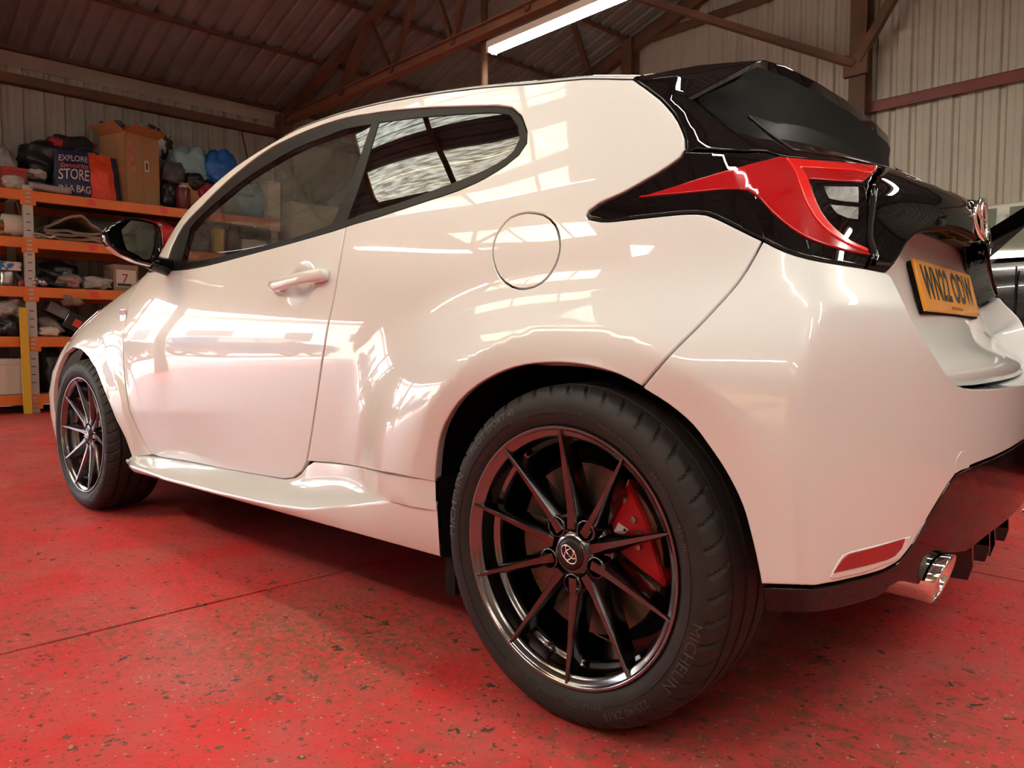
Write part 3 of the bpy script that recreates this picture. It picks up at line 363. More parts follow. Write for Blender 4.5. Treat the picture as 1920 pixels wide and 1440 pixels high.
# ================================================================ the shed: x' across, y' along, turned 4 degrees against the car
SA = -math.radians(4.0)
XL, XR, YG, YF, RIDGE, EAVE, SLOPE = -8.5, 3.9, 6.40, -9.0, -2.3, 3.78, .305
SHROT = (0, 0, SA)
def sh(x, y, z=0.): return Vector((x*math.cos(SA)-y*math.sin(SA), x*math.sin(SA)+y*math.cos(SA), z))
def roofz(x): return EAVE+SLOPE*(6.2-abs(x-RIDGE))
def shed(o): o.rotation_euler = SHROT; return o
SHEET = mat('painted_wall_sheet', (.47, .435, .365), rough=.45, var=((.39, .355, .295), 1.6, .35, .75), bump=(3.0, .08, .02))
SHEETL = mat('left_wall_sheet', (.42, .395, .345), rough=.5, var=((.33, .30, .255), 2.2, .35, .75))  # slightly darker than the other wall sheets
ROOFM = mat('roof_sheet', (.25, .26, .245), rough=.5, var=((.155, .158, .145), 1.3, .35, .8))
RUST = mat('rusty_steel', (.115, .062, .040), rough=.7, var=((.20, .085, .035), 4.0, .42, .75), bump=(40, .2, .004))
TIE = mat('red_oxide_steel', (.26, .115, .060), rough=.6, var=((.15, .065, .04), 3.0, .4, .8))
REDRAIL = mat('dark_red_rail', (.17, .022, .020), rough=.45, var=((.10, .02, .018), 3.0, .4, .8))
SCREW = mat('screw_washer', (.75, .72, .66), rough=.4)
FLASH = mat('pale_flashing', (.40, .39, .33), rough=.5, var=((.30, .28, .23), 2., .3, .8))
PITCH = .197
def ribs(a, b, depth=.028):
    """(position, offset) pairs of a box-profile sheet between a and b"""
    out = []; s = math.floor(a/PITCH)*PITCH
    while s < b:
        for d, o in ((0, 0), (.052, 0), (.056, .003), (.064, .003), (.068, 0), (.120, 0), (.138, depth), (.176, depth)): out.append((s+d, o))
        s += PITCH
    out = [(q, o) for q, o in out if a < q < b]
    return [(a, out[0][1] if out else 0.)]+out+[(b, out[-1][1] if out else 0.)]
def sheet_wall(name, a, b, z0, z1, at, axis, mt, out=-1, ztop=None):
    V = []; F = []
    R = ribs(a, b)
    for i, (s, o) in enumerate(R):
        zt = ztop(s) if ztop else z1
        for z in (z0, zt): V.append((at+out*o, s, z) if axis == 'y' else (s, at+out*o, z))
    return MB().add(V, [(i*2, i*2+2, i*2+3, i*2+1) for i in range(len(R)-1)])
# ---- floor: red painted concrete slabs with open joints
def floor_mat():
    m = bpy.data.materials.new('red_painted_concrete'); m.use_nodes = True; nt = m.node_tree; N = nt.nodes; L = nt.links; b = N['Principled BSDF']
    tc = N.new('ShaderNodeTexCoord')
    def noise(sc, det=8, ro=.6, w=None):
        n = N.new('ShaderNodeTexNoise'); n.inputs['Scale'].default_value = sc; n.inputs['Detail'].default_value = det; n.inputs['Roughness'].default_value = ro
        L.new(tc.outputs['Object'], n.inputs['Vector']); return n.outputs[0]
    def ramp(src, p0, p1, c0=(0, 0, 0), c1=(1, 1, 1)):
        r = N.new('ShaderNodeValToRGB'); r.color_ramp.elements[0].position = p0; r.color_ramp.elements[1].position = p1
        r.color_ramp.elements[0].color = (*c0, 1); r.color_ramp.elements[1].color = (*c1, 1); L.new(src, r.inputs[0]); return r.outputs[0]
    def mix(f, a, c, mode='MIX'):
        x = N.new('ShaderNodeMix'); x.data_type = 'RGBA'; x.blend_type = mode
        if isinstance(f, float): x.inputs[0].default_value = f
        else: L.new(f, x.inputs[0])
        L.new(a, x.inputs[6])
        if isinstance(c, tuple): x.inputs[7].default_value = (*c, 1)
        else: L.new(c, x.inputs[7])
        return x.outputs[2]
    def math_(op, a, c):
        x = N.new('ShaderNodeMath'); x.operation = op
        for i, v in ((0, a), (1, c)):
            if isinstance(v, float): x.inputs[i].default_value = v
            else: L.new(v, x.inputs[i])
        return x.outputs[0]
    wn = N.new('ShaderNodeTexNoise'); wn.inputs['Scale'].default_value = 42; wn.inputs['Detail'].default_value = 3; L.new(tc.outputs['Object'], wn.inputs['Vector'])
    def cells(sc, size, rnd=1.):
        v = N.new('ShaderNodeTexVoronoi'); v.inputs['Scale'].default_value = sc; v.inputs['Randomness'].default_value = rnd
        va = N.new('ShaderNodeVectorMath'); va.operation = 'MULTIPLY_ADD'; L.new(wn.outputs['Color'], va.inputs[0]); va.inputs[1].default_value = (1.1/sc, 1.1/sc, 0); L.new(tc.outputs['Object'], va.inputs[2]); L.new(va.outputs[0], v.inputs['Vector'])
        return ramp(v.outputs['Distance'], size, size+.05, (1, 1, 1), (0, 0, 0)), v.outputs['Color']
    base = ramp(noise(1.1, 5, .6), .30, .72, (.74, .018, .026), (.57, .066, .068))
    base = mix(ramp(noise(3.2, 7, .7), .40, .72), base, (.50, .12, .11))
    base = mix(math_('MULTIPLY', ramp(noise(55, 3, .6), .45, .75), .35), base, (.60, .11, .10))
    # worn patches where the grey-brown concrete shows through
    area = ramp(noise(.62, 4, .65), .44, .60); fine = ramp(noise(24, 7, .8), .48, .60)
    base = mix(math_('MULTIPLY', math_('MULTIPLY', area, fine), .85), base, (.17, .10, .055))
    # the most worn spot, in front of the rear wheel
    mp = N.new('ShaderNodeMapping'); mp.vector_type = 'POINT'; mp.inputs['Location'].default_value = (.62*2.0, 1.02*2.6, 0); mp.inputs['Scale'].default_value = (2.0, 2.6, 0)
    gr = N.new('ShaderNodeTexGradient'); gr.gradient_type = 'SPHERICAL'; L.new(tc.outputs['Object'], mp.inputs[0]); L.new(mp.outputs[0], gr.inputs[0])
    spot = ramp(gr.outputs[1], .05, .65); fl2 = ramp(noise(48, 6, .75), .46, .56)
    base = mix(math_('MULTIPLY', math_('MULTIPLY', spot, fl2), .8), base, (.19, .115, .06))
    for sc, sz, k, col in ((34, .15, .50, (.11, .07, .042)), (15, .12, .45, (.06, .05, .035)), (62, .14, .48, (.55, .36, .24)), (90, .16, .45, (.12, .06, .04)), (9., .07, .60, (.07, .06, .04)), (48, .20, .52, (.20, .07, .045))):
        c, rc = cells(sc, sz); sel = ramp(rc, k, k+.02)
        base = mix(math_('MULTIPLY', c, sel), base, col)
    L.new(base, b.inputs['Base Color'])
    L.new(ramp(noise(5, 6, .7), .3, .8, (.30, .30, .30), (.58, .58, .58)), b.inputs['Roughness']); b.inputs['Specular IOR Level'].default_value = .42
    bp = N.new('ShaderNodeBump'); bp.inputs['Strength'].default_value = .35; bp.inputs['Distance'].default_value = .003
    L.new(noise(70, 4, .6), bp.inputs['Height']); bp2 = N.new('ShaderNodeBump'); bp2.inputs['Strength'].default_value = .25; bp2.inputs['Distance'].default_value = .012
    L.new(noise(7, 5, .6), bp2.inputs['Height']); L.new(bp.outputs[0], bp2.inputs['Normal']); L.new(bp2.outputs[0], b.inputs['Normal'])
    return m
FLOORM = floor_mat()
DIRT = mat('joint_dirt', (.055, .038, .024), rough=.95, bump=(90, .6, .006))
b = MB(); b.box((XL-.03, YF, -.12), (XR+.03, YG+.03, -.012)); floor = shed(b.build('floor', DIRT)); tag(floor, kind='structure')
xj = [XL, -4.62, -1.02, 2.35, XR]; yj = [YF, -5.0, .71, YG]
def jag(n, s): return [random.uniform(-s, s) for _ in range(n)]
for i in range(len(xj)-1):
    for j in range(len(yj)-1):
        x0, x1, y0, y1 = xj[i]+.004, xj[i+1]-.004, yj[j]+.004, yj[j+1]-.004
        n = 60; L = []
        for k in range(n): L.append((x0+(x1-x0)*k/n, y0+abs(random.gauss(0, .0022))))
        for k in range(n): L.append((x1-abs(random.gauss(0, .0022)), y0+(y1-y0)*k/n))
        for k in range(n): L.append((x1-(x1-x0)*k/n, y1-abs(random.gauss(0, .0022))))
        for k in range(n): L.append((x0+abs(random.gauss(0, .0022)), y1-(y1-y0)*k/n))
        m = len(L); V = [(x, y, z) for z in (0., -.012) for x, y in L]
        mesh('floor_slab', V, [tuple(range(m))]+[(k, m+k, m+(k+1) % m, (k+1) % m) for k in range(m)], FLOORM, floor, smooth=False)
# ---- walls
OP = (-7.9, -2.9, 2.30)                                             # doorway in the left wall: from, to, height
w1 = sheet_wall('', OP[1], YG+.03, 0, EAVE+.05, XL, 'y', None)
q = sheet_wall('', OP[0], OP[1], OP[2], EAVE+.05, XL, 'y', None); w1.add(q.V, q.F)
q = sheet_wall('', YF, OP[0], 0, EAVE+.05, XL, 'y', None); w1.add(q.V, q.F)
wl = shed(w1.build('wall_left', SHEETL, sharp=25)); tag(wl, kind='structure')
wb = shed(sheet_wall('', XL, XR, 0, 0, YG, 'x', None, out=1, ztop=lambda s: roofz(s)+.04).build('wall_back', SHEET, sharp=25)); tag(wb, kind='structure')
wr = shed(sheet_wall('', YF, YG+.03, 0, EAVE+.05, XR, 'y', None, out=1).build('wall_right', SHEET, sharp=25)); tag(wr, kind='structure')
wf = shed(sheet_wall('', XL, XR, 0, 0, YF, 'x', None, out=-1, ztop=lambda s: roofz(s)+.04).build('wall_front', SHEET, sharp=25)); tag(wf, kind='structure')
# ---- roof sheets, with strips of clear corrugated sheet off to the left of the car
SKYL = [(-1.93, -1.50), (-2.86, -2.40), (-3.62, -3.20), (-5.9, -4.9)]
SX0, SX1 = -5.35, -2.75
SKYR_ADDED = [(-7.4, -6.4), (-2.6, -1.6)]  # right-slope strips, unseen, added to brighten the rear of the car
RX0, RX1 = 3.7, 1.7
def roof_slope(name, sgn):
    b = MB()
    xe = XL-.06 if sgn < 0 else XR+.06
    SK = SKYL if sgn < 0 else SKYR_ADDED; hole = (SX0, SX1) if sgn < 0 else (RX0, RX1)
    edges = sorted({YF-.05, YG+.05, *[q for s in SK for q in s]})
    for y0, y1 in zip(edges[:-1], edges[1:]):
        isl = any(abs(y0-s[0]) < 1e-6 for s in SK)
        for (a, c) in ([(xe, hole[0]), (hole[1], RIDGE)] if isl else [(xe, RIDGE)]):
            R = ribs(y0, y1, .032); V = []
            for s, o in R:
                for x in (a, c): V.append((x, s, roofz(x)+o))
            b.add(V, [(k*2, k*2+1, k*2+3, k*2+2) for k in range(len(R)-1)])
    return shed(b.build(name, ROOFM, sharp=25))
c1 = roof_slope('ceiling', -1); tag(c1, kind='structure')
c2 = roof_slope('ceiling', 1); tag(c2, kind='structure')
CLEAR = pane('clear_roof_sheet', (.86, .80, .64), ior=1.2)
_n = CLEAR.node_tree; _tc = _n.nodes.new('ShaderNodeTexCoord'); _mp = _n.nodes.new('ShaderNodeMapping'); _mp.inputs['Scale'].default_value = (2.2, 16, 2.2)
_nz = _n.nodes.new('ShaderNodeTexNoise'); _nz.inputs['Scale'].default_value = 2.5; _nz.inputs['Detail'].default_value = 7; _rp = _n.nodes.new('ShaderNodeValToRGB')
_rp.color_ramp.elements[0].position = .36; _rp.color_ramp.elements[0].color = (.30, .23, .12, 1); _rp.color_ramp.elements[1].position = .62; _rp.color_ramp.elements[1].color = (.95, .80, .50, 1)
_n.links.new(_tc.outputs['Object'], _mp.inputs[0]); _n.links.new(_mp.outputs[0], _nz.inputs['Vector']); _n.links.new(_nz.outputs[0], _rp.inputs[0])
_n.links.new(_rp.outputs[0], [x for x in _n.nodes if x.type == 'BSDF_TRANSPARENT'][0].inputs[0])
for y0, y1, xa, xb, cc in [(*q, SX0, SX1, c1) for q in SKYL]+[(*q, RX0, RX1, c2) for q in SKYR_ADDED]:  # left strips mirrored in the car, right strips added as fill
    R = ribs(y0, y1, .032); V = []
    for s, o in R:
        for x in (xa, xb): V.append((x, s, roofz(x)+o))
    w = shed(MB().add(V, [(k*2, k*2+1, k*2+3, k*2+2) for k in range(len(R)-1)]).build('roof_window', CLEAR, sharp=25)); w.parent = cc; w.rotation_euler = (0, 0, 0)
# ---- steel frame
steel = empty('steel_frame', (0, 0, 0)); steel.rotation_euler = SHROT; tag(steel, kind='structure')
for x in (-8.45, -7.37, -6.35, -5.32, -4.28, -3.25, -1.35, -.30, .75, 1.8, 2.85, 3.85):
    b = MB(); z = roofz(x)-.055; b.angle_iron((x-.03, YF, z), (x-.03, YG, z), .075, .012); b.build('purlin', RUST, steel)
for y in (2.86, -.64, -4.14, -7.64):
    for s, xe in ((-1, XL), (1, XR)):
        b = MB(); b.bar((xe-s*.11, y, 0), (xe-s*.11, y, EAVE-.1), .17, .17); b.build('column', RUST, steel)
        b = MB(); b.bar((xe, y, EAVE-.17), (RIDGE, y, roofz(RIDGE)-.17), .09, .10); b.build('rafter', RUST, steel)
        bn = [RIDGE+s*q for q in (4.64, 3.59, 2.54, 1.5)]; tn = [RIDGE+s*q for q in (4.02, 3.0, 2.0, .9)]
        for k in range(4):
            b = MB(); b.bar((bn[k], y, 3.60), (tn[k], y, roofz(tn[k])-.17), .055 if k else .10, .05 if k else .09); b.build('truss_web', RUST, steel)
            if k < 3: b = MB(); b.bar((tn[k], y, roofz(tn[k])-.17), (bn[k+1], y, 3.60), .05, .045); b.build('truss_web', RUST, steel)
    b = MB(); b.box((XL, y-.05, 3.545), (XR, y+.05, 3.555)); b.box((XL, y-.05, 3.645), (XR, y+.05, 3.655)); b.box((XL, y-.006, 3.55), (XR, y+.006, 3.65)); b.build('tie_beam', TIE, steel)
b = MB(); b.tube([(-4.52, 2.98, 0.), (-4.52, 2.98, 4.9)], .035, 10); b.build('steel_pipe', RUST, steel, smooth=True)
# gable posts and rails
for x, w_ in ((-5.32, .17), (-2.30, .17), (.70, .17)):
    b = MB(); z = roofz(x)-.05; y = YG-.11
    b.box((x-w_/2, y-.09, 0), (x+w_/2, y-.08, z)); b.box((x-w_/2, y+.08, 0), (x+w_/2, y+.09, z)); b.box((x-.006, y-.08, 0), (x+.006, y+.08, z)); b.build('gable_post', RUST, steel)
for z, mt in ((4.66, RUST), (3.15, REDRAIL), (1.6, REDRAIL)):
    for a, c in ((-5.22, -2.4), (-2.2, .60), (.80, XR)):
        if z > 4 and a > 0: c = 1.4
        b = MB(); b.box((a, YG-.085, z-.055), (c, YG-.075, z+.055)); b.box((a, YG-.085, z+.045), (c, YG-.01, z+.055)); b.build('gable_rail', mt, steel)
b = MB(); b.bar((XL, YG-.1, EAVE-.14), (RIDGE, YG-.1, roofz(RIDGE)-.14), .08, .16); b.build('gable_rafter', RUST, steel)
b = MB(); b.bar((XR, YG-.1, EAVE-.14), (RIDGE, YG-.1, roofz(RIDGE)-.14), .08, .16); b.build('gable_rafter', RUST, steel)
b = MB(); b.bar((-2.32, YG-.24, 3.58), (-4.75, 5.10, 4.82), .09, .07); b.build('wind_brace', RUST, steel)
b = MB(); b.bar((-2.28, YG-.24, 3.60), (-1.40, YG-.30, 4.95), .07, .09); b.build('wind_brace', RUST, steel)
b = MB(); b.bar((-5.95, 6.2, 4.40), (-5.45, 5.3, 4.66), .06, .05); b.build('wind_brace', RUST, steel)
b = MB(); b.box((-2.42, YG-.26, 3.46), (-2.18, YG-.20, 3.68)); b.build('gusset_plate', RUST, steel)
# left wall rail, flashing, gable washers
for y0, y1 in ((YF, -7.64), (-7.6, -.70), (-.58, 2.78), (2.94, YG)):
    b = MB(); b.box((XL+.005, y0, 3.39), (XL+.085, y1, 3.40)); b.box((XL+.075, y0, 3.39), (XL+.085, y1, 3.50)); b.build('wall_rail', RUST, steel)
b = MB(); b.box((XL+.002, YF, 3.59), (XL+.010, YG, 3.80)); fl = shed(b.build('eave_flashing', FLASH)); tag(fl, kind='structure'); fl.name = 'trim_1'
k = 0
for z in (3.23, 4.72):
    s = math.ceil(-5.2/PITCH)*PITCH
    while s < (3.6 if z < 4 else -1.0):
        if abs(s+.06+2.3) > .2:
            b = MB(); b.lathe([(.0003, -.006), (.008, -.005), (.011, 0)], 8); b.V = [(x+s+.03, YG-.001+y, zz+z) for x, y, zz in b.V]; b.build('screw_washer', SCREW, steel)
        s += PITCH*(1 if z < 4 else 2)
b = MB(); b.tube([(XL+.05, 2.3, 3.4), (XL+.06, 2.36, 3.1), (XL+.05, 2.42, 2.85), (XL+.05, 2.40, 2.4)], .008, 6); cb = shed(b.build('hanging_cable', mat('black_cable', (.01, .01, .01), .5))); tag(cb, 'thin black cable hanging down the left wall from the rail', 'cable')
# ---- strip lights
TUBE = mat('fluorescent_tube', (1, 1, 1), emit=(1.0, .93, .80), strength=LAMP_STRENGTH)
BATTEN = mat('white_batten', (.75, .70, .64), rough=.4)
def strip_light(x, y, z, label, ry=0.):
    L = empty('strip_light', sh(x, y, z)); L.rotation_euler = (0, ry, SA); tag(L, label, 'strip light', 'strip lights under the roof')
    b = MB(); b.add([(sx*.92, yy, zz) for sx in (-1, 1) for yy, zz in ((-.055, .0), (-.05, .065), (.05, .065), (.055, .0), (.0, .02))], [(0, 1, 2, 3, 4), (9, 8, 7, 6, 5), (0, 5, 6, 1), (1, 6, 7, 2), (2, 7, 8, 3), (3, 8, 9, 4), (4, 9, 5, 0)]); b.build('batten', BATTEN, L)
    for yy in (-.032, .032):
        b = MB(); b.tube([(-.89, yy, -.018), (.89, yy, -.018)], .018, 12); b.build('tube', TUBE, L, smooth=True)
        for sx in (-1, 1):
            b = MB(); b.box((sx*.905-.015, yy-.02, -.04), (sx*.905+.015, yy+.02, .02)); b.build('lamp_holder', BATTEN, L)
    for sx in (-.6, .6):
        b = MB(); b.tube([(sx, 0, .06), (sx, 0, .30)], .003, 5); b.build('hanger', TIE, L)
    return L
strip_light(-3.38, 2.86, 3.40, 'twin-tube strip light hung under the orange-brown tie beam')
strip_light(1.6, 2.86, 3.40, 'twin-tube strip light over the black parked car')
strip_light(-4.6, -4.14, 3.40, 'twin-tube strip light over the open doorway side')
strip_light(2.4, -4.14, 3.40, 'twin-tube strip light along the right-hand wall')
strip_light(2.9, -.64, 3.40, 'added twin-tube fill light near the right-hand eave, nearest the camera')  # unseen lamp added to light the car's rear face
strip_light(2.9, 1.1, 3.40, 'added twin-tube fill light near the right-hand eave, beyond the camera')  # second unseen lamp added for the rear face
strip_light(.2, -.64, 3.40, 'twin-tube strip light above the photographer')
strip_light(-.2, -4.14, 3.40, 'twin-tube strip light behind the photographer')
# ---- outside the doorway
YARD = mat('pale_yard', (.50, .46, .42), rough=.8, var=((.38, .35, .32), .6, .3, .7))
b = MB(); b.box((-40, -40, -.15), (XL-.06, 30, -.03)); yd = shed(b.build('ground_yard', YARD)); tag(yd, kind='structure')
HOUSE = mat('cream_render', (.62, .56, .47), rough=.8)
hb = empty('far_building', sh(-22, -12, 0)); hb.rotation_euler = SHROT; tag(hb, 'cream rendered building across the yard, mirrored in the car door', 'building')
b = MB(); b.box((-3, -14, 0), (0, 12, 4.6)); b.build('wall', HOUSE, hb)
WIN = mat('far_window', (.05, .06, .08), rough=.1)
for y in (-11, -7.5, -4, -.5, 3, 6.5, 10):
    b = MB(); b.box((0, y-.7, 1.6), (.03, y+.7, 3.0)); b.build('window', WIN, hb)
b = MB(); b.box((-3.2, -14.2, 4.6), (.2, 12.2, 4.8)); b.build('roof', ROOFM, hb)

# ================================================================ the white hatchback
PEARL = mat('pearl_white', (.745, .785, .80), rough=.32, coat=1.0, coat_rough=.02, spec=.25)
GLOSS = mat('gloss_black', (.004, .0035, .004), rough=.2, coat=1.0, coat_rough=.01, spec=.0)
TRIM = mat('satin_black', (.007, .0066, .006), rough=.38, spec=.15)
LINER = mat('black_plastic', (.006, .006, .006), rough=.8, spec=.2)
TINT = pane('privacy_glass', (.05, .05, .055), ior=1.52)
GLASS = pane('window_glass', (.55, .60, .56), ior=1.5)
REDLENS = mat('red_lens', (.42, .004, .008), rough=.10, coat=1.0, coat_rough=.01)
REDGUIDE = mat('bright_red_lens', (.80, .012, .012), rough=.16, coat=1.0, coat_rough=.01)
SMOKE = mat('smoked_lens', (.024, .022, .022), rough=.22, coat=1.0, bump=(260, .5, .002))
CHROME = mat('chrome', (.82, .80, .78), rough=.08, metal=1.0)
WHITEPRINT = mat('white_print', (.85, .85, .83), rough=.4)
BLACKPRINT = mat('black_print', (.01, .01, .01), rough=.25)
REDPRINT = mat('red_print', (.5, .005, .01), rough=.3)
car = empty('hatchback_car'); tag(car, 'glossy pearl white three-door hatchback with gloss black rear spoiler and wheels', 'car')
def both(o): mirror(o, car); return o
side = both(panel('quarter_panel', OUT['side_panel'], PEARL, car, holes=[OUT['fuel_flap']], grid=.014, step=.009, lip=.022))
both(panel('fuel_flap', OUT['fuel_flap'], PEARL, car, grid=.014, step=.006, gap=.0014, rnd=.0015))
door = both(panel('door', OUT['door'], PEARL, car, grid=.014, step=.009, gap=.0022))
fender = both(panel('front_fender', OUT['front_fender'], PEARL, car, grid=.015, step=.010))
# rear bumper: one piece across the car
def halves(name, key, mt, **k):
    o = panel(name, OUT[key], mt, car, **k); m = mirror(o, car)
    a, b = o.data, m.data
    V = [v.co[:] for v in a.vertices]+[v.co[:] for v in b.vertices]; n = len(a.vertices)
    F = [tuple(p.vertices) for p in a.polygons]+[tuple(i+n for i in p.vertices) for p in b.polygons]
    N = np.zeros((len(V), 3))
    for me, off in ((a, 0), (b, n)):
        cn = np.zeros(len(me.loops)*3); me.corner_normals.foreach_get('vector', cn); li = np.zeros(len(me.loops), int); me.loops.foreach_get('vertex_index', li)
        N[li+off] = cn.reshape(-1, 3)
    mts = a.materials[0]
    bpy.data.objects.remove(m); bpy.data.objects.remove(o)
    return mesh(name, V, F, mts, car, normals=N)
bumper = halves('rear_bumper', 'bumper', PEARL, grid=.014, step=.009, lip=.075)
diff = halves('rear_diffuser', 'diffuser', GLOSS, off=-.003, grid=.018, step=.012, lip=.05)
both(panel('bumper_reflector_frame', OUT['reflector_recess'], PEARL, car, off=.002, gap=0, rnd=.004, lip=.004, grid=.01, step=.005))
both(panel('bumper_reflector', OUT['reflector'], mat('red_reflector', (.30, .004, .008), rough=.2, coat=1., bump=(420, .6, .001)), car, off=.0036, gap=0, rnd=.0015, lip=.003, grid=.01, step=.005))
towc = panel('tow_eye_cover', OUT['tow_cover'], PEARL, car, off=.0012, gap=.0004, rnd=.001, lip=.002, grid=.012, step=.005)
# ---- window band
both(panel('window_trim', OUT['dlo'], TRIM, car, off=-.003, gap=.001, holes=[OUT['door_glass'], OUT['quarter_glass']], grid=.02, step=.012, lip=.02, rnd=.002))
both(panel('quarter_window', OUT['quarter_glass'], TINT, car, off=-.005, gap=0, edge=False, grid=.03, step=.015))
both(panel('door_window', OUT['door_glass'], GLASS, car, off=-.006, gap=0, edge=False, grid=.03, step=.015))
# ---- lamp cluster
lamp = both(panel('tail_lamp_housing', OUT['lamp_housing'], GLOSS, car, off=.0, grid=.014, step=.008, rnd=.004))
both(panel('tail_lamp_lens', OUT['lamp_red'], REDLENS, car, off=.003, gap=0, rnd=.002, lip=.004, grid=.012, step=.006))
both(panel('tail_lamp_window', OUT['lamp_inner'], GLOSS, car, off=.0032, gap=0, rnd=.001, lip=.003, grid=.012, step=.006))
both(panel('tail_lamp_light_guide', OUT['lamp_guide'], REDGUIDE, car, off=.0055, gap=0, rnd=.002, lip=.003, grid=.012, step=.006))
both(panel('reversing_lamp', OUT['reverse_lens'], SMOKE, car, off=.005, gap=0, rnd=.001, lip=.002, grid=.012, step=.006))
both(panel('rear_fog_lamp', OUT['fog_lens'], SMOKE, car, off=.005, gap=0, rnd=.001, lip=.002, grid=.012, step=.006))
# ---- inner shell behind the gaps, wheel housings, floor
def ucen(z):
    z = np.atleast_1d(np.asarray(z, float)); xc = cardinal(z, KZ) @ np.array(KXC); return xc+side_w(xc, z)+.011
arc = lambda c, r, a, b, n=18: [(c+r*math.cos(t), .3185+r*math.sin(t)) for t in np.linspace(a, b, n)]
shell = [(-2.17, .24)]+[(-.41, .26)]+arc(0, .41, math.pi, 0)[1:]+[(.44, .30), (.9, .42), (1.15, .50), (1.15, .585), (.80, .60), (.68, .655), (.59, .77), (.53, .85), (.50, .97), (.40, 1.0), (.10, 1.03), (.02, 1.15), (-.10, 1.2), (-.8, 1.33), (-1.4, 1.36), (-1.9, 1.2), (-2.1, 1.03), (-2.45, .86), (-2.8, .74)]
shell = shell+[(-2.95, .68), (-2.97, .36)]+arc(-2.575, .385, math.pi, 0)[0:]
both(panel('inner_body', shell, LINER, car, off=-.022, gap=0, edge=False, grid=.04, step=.03, holes=[OUT['dlo']]))
for cx in (0., -2.575):
    for sy in (-1, 1):
        b = MB(); n = 40; V = []
        for k in range(n):
            t = math.radians(-4+188*k/(n-1)); r = .392
            for y in (.845 if cx == 0. else .785, .60, .54): V.append((cx+r*math.cos(t), sy*y, .3185+r*math.sin(t)))
            V.append((cx+.05*math.cos(t), sy*.52, .3185+.05*math.sin(t)))
        b.add(V, grid_faces(n, 4)); b.build('wheel_housing', LINER, car, smooth=True)
b = MB(); b.box((-3.1, -.70, .20), (-.35, .70, .28)); b.box((-.35, -.60, .30), (.38, .60, .46)); b.build('underbody', LINER, car)
for sy in (-1, 1):
    b = MB(); b.box((-.37, sy*.80-.035, .15), (-.34, sy*.80+.035, .30)); b.build('mud_deflector', LINER, car)
# ---- roof, windscreen, bonnet
E = np.array(OUT['roof_edge'])[::-1]                                  # front to rear
def upsec(uz, m=15, bow=0., crown=.062, up=.028):
    u, z = uz; e = body([u], [z])[0]; t = body([u], [z+.004])[0]-body([u], [z-.004])[0]; t /= np.linalg.norm(t)
    p1 = e+t*up; p3 = np.array([e[0]-bow, 0, e[2]+crown]); p2 = np.array([e[0]-bow*.75, e[1]*.62, e[2]+crown*.96])
    out = []
    for s in np.linspace(0, 1, m): out.append((1-s)**3*e+3*(1-s)**2*s*p1+3*(1-s)*s*s*p2+s**3*p3)
    return np.array(out)
k0 = int(np.argmin(np.abs(E[:, 0]+1.42)))
def cover(name, idx, mt, **k):
    rows = []
    for i in idx:
        bw = .30*np.clip((-1.42-E[i, 0])/.5, 0, 1) if E[i, 0] < -1.42 else 0.
        L = upsec(E[i], bow=bw, **k); rows.append(np.vstack([L, (L*(1, -1, 1))[::-1][1:]]))
    V = np.vstack(rows); o = mesh(name, V, [f[::-1] for f in grid_faces(len(rows), len(rows[0]))], mt, car)
    return o
cover('roof', range(k0, len(E)), PEARL)
cover('windscreen', range(0, k0+1), pane('windscreen_glass', (.75, .80, .77)))
rows = []
for u, z in [(-2.17, .974), (-2.3, .950), (-2.45, .922), (-2.6, .888), (-2.8, .824), (-2.93, .745), (-3.0, .69)]:
    e = body([u], [z])[0]; L = []
    fx = .36*np.clip((-2.2-u)/.8, 0, 1)
    for s in np.linspace(0, 1, 12): L.append((e[0]-fx*math.sin(s*math.pi/2)*.9, e[1]*(1-s), e[2]+.075*math.sin(s*math.pi/2)))
    L = np.array(L); rows.append(np.vstack([L, (L*(1, -1, 1))[::-1][1:]]))
mesh('bonnet', np.vstack(rows), [f[::-1] for f in grid_faces(len(rows), len(rows[0]))], PEARL, car)
# front bumper
rows = []
for z in (.17, .26, .36, .46, .56, .64, .70):
    L = []; e = body([-2.995], [z])[0]; xf = np.interp(z, (.17, .35, .55, .70), (-3.30, -3.40, -3.38, -3.30))
    for s in np.linspace(0, 1, 16): L.append((e[0]+(xf-e[0])*math.sin(s*math.pi/2)**.8, e[1]*math.cos(s*math.pi/2)**.7, z))
    L = np.array(L); rows.append(np.vstack([L, (L*(1, -1, 1))[::-1][1:]]))
mesh('front_bumper', np.vstack(rows), grid_faces(len(rows), len(rows[0])), PEARL, car)
HEAD = mat('headlamp_lens', (.30, .28, .28), rough=.06, metal=.6, coat=1.)
both(panel('headlamp', [(-2.985, .700), (-2.93, .725), (-2.84, .775), (-2.78, .815), (-2.74, .84), (-2.80, .832), (-2.90, .775), (-2.96, .735)], HEAD, car, off=.006, gap=0, rnd=.005, lip=.01, grid=.02, step=.01))
# ---- upper tailgate: dark glass and gloss pillars, then the black garnish
UL = OUT['upper_left']; LT = OUT['lamp_top']
ug = [tuple(q) for q in UL]+[(a, b+.004) for a, b in LT if a > UL[-1][0]+.01]
zc = [1.062, 1.10, 1.15, 1.20]
ug += [(float(ucen(z)[0]), z) for z in zc]+[(.25, 1.22)]
TG = halves_in = OUT
OUT['upper_tailgate'] = ug
halves('upper_tailgate', 'upper_tailgate', GLOSS, off=-.002, grid=.02, step=.012)
gl = [(.34, 1.070), (.48, 1.074)]+[(float(ucen(1.075)[0]), 1.075), (float(ucen(1.19)[0]), 1.19)]+[(.35, 1.19), (.25, 1.18)]
OUT['rear_glass'] = gl
halves('rear_window', 'rear_glass', mat('rear_window_glass', (.012, .012, .013), rough=.05, coat=1.), off=.002, gap=0, rnd=.002, lip=.004, grid=.025, step=.015)
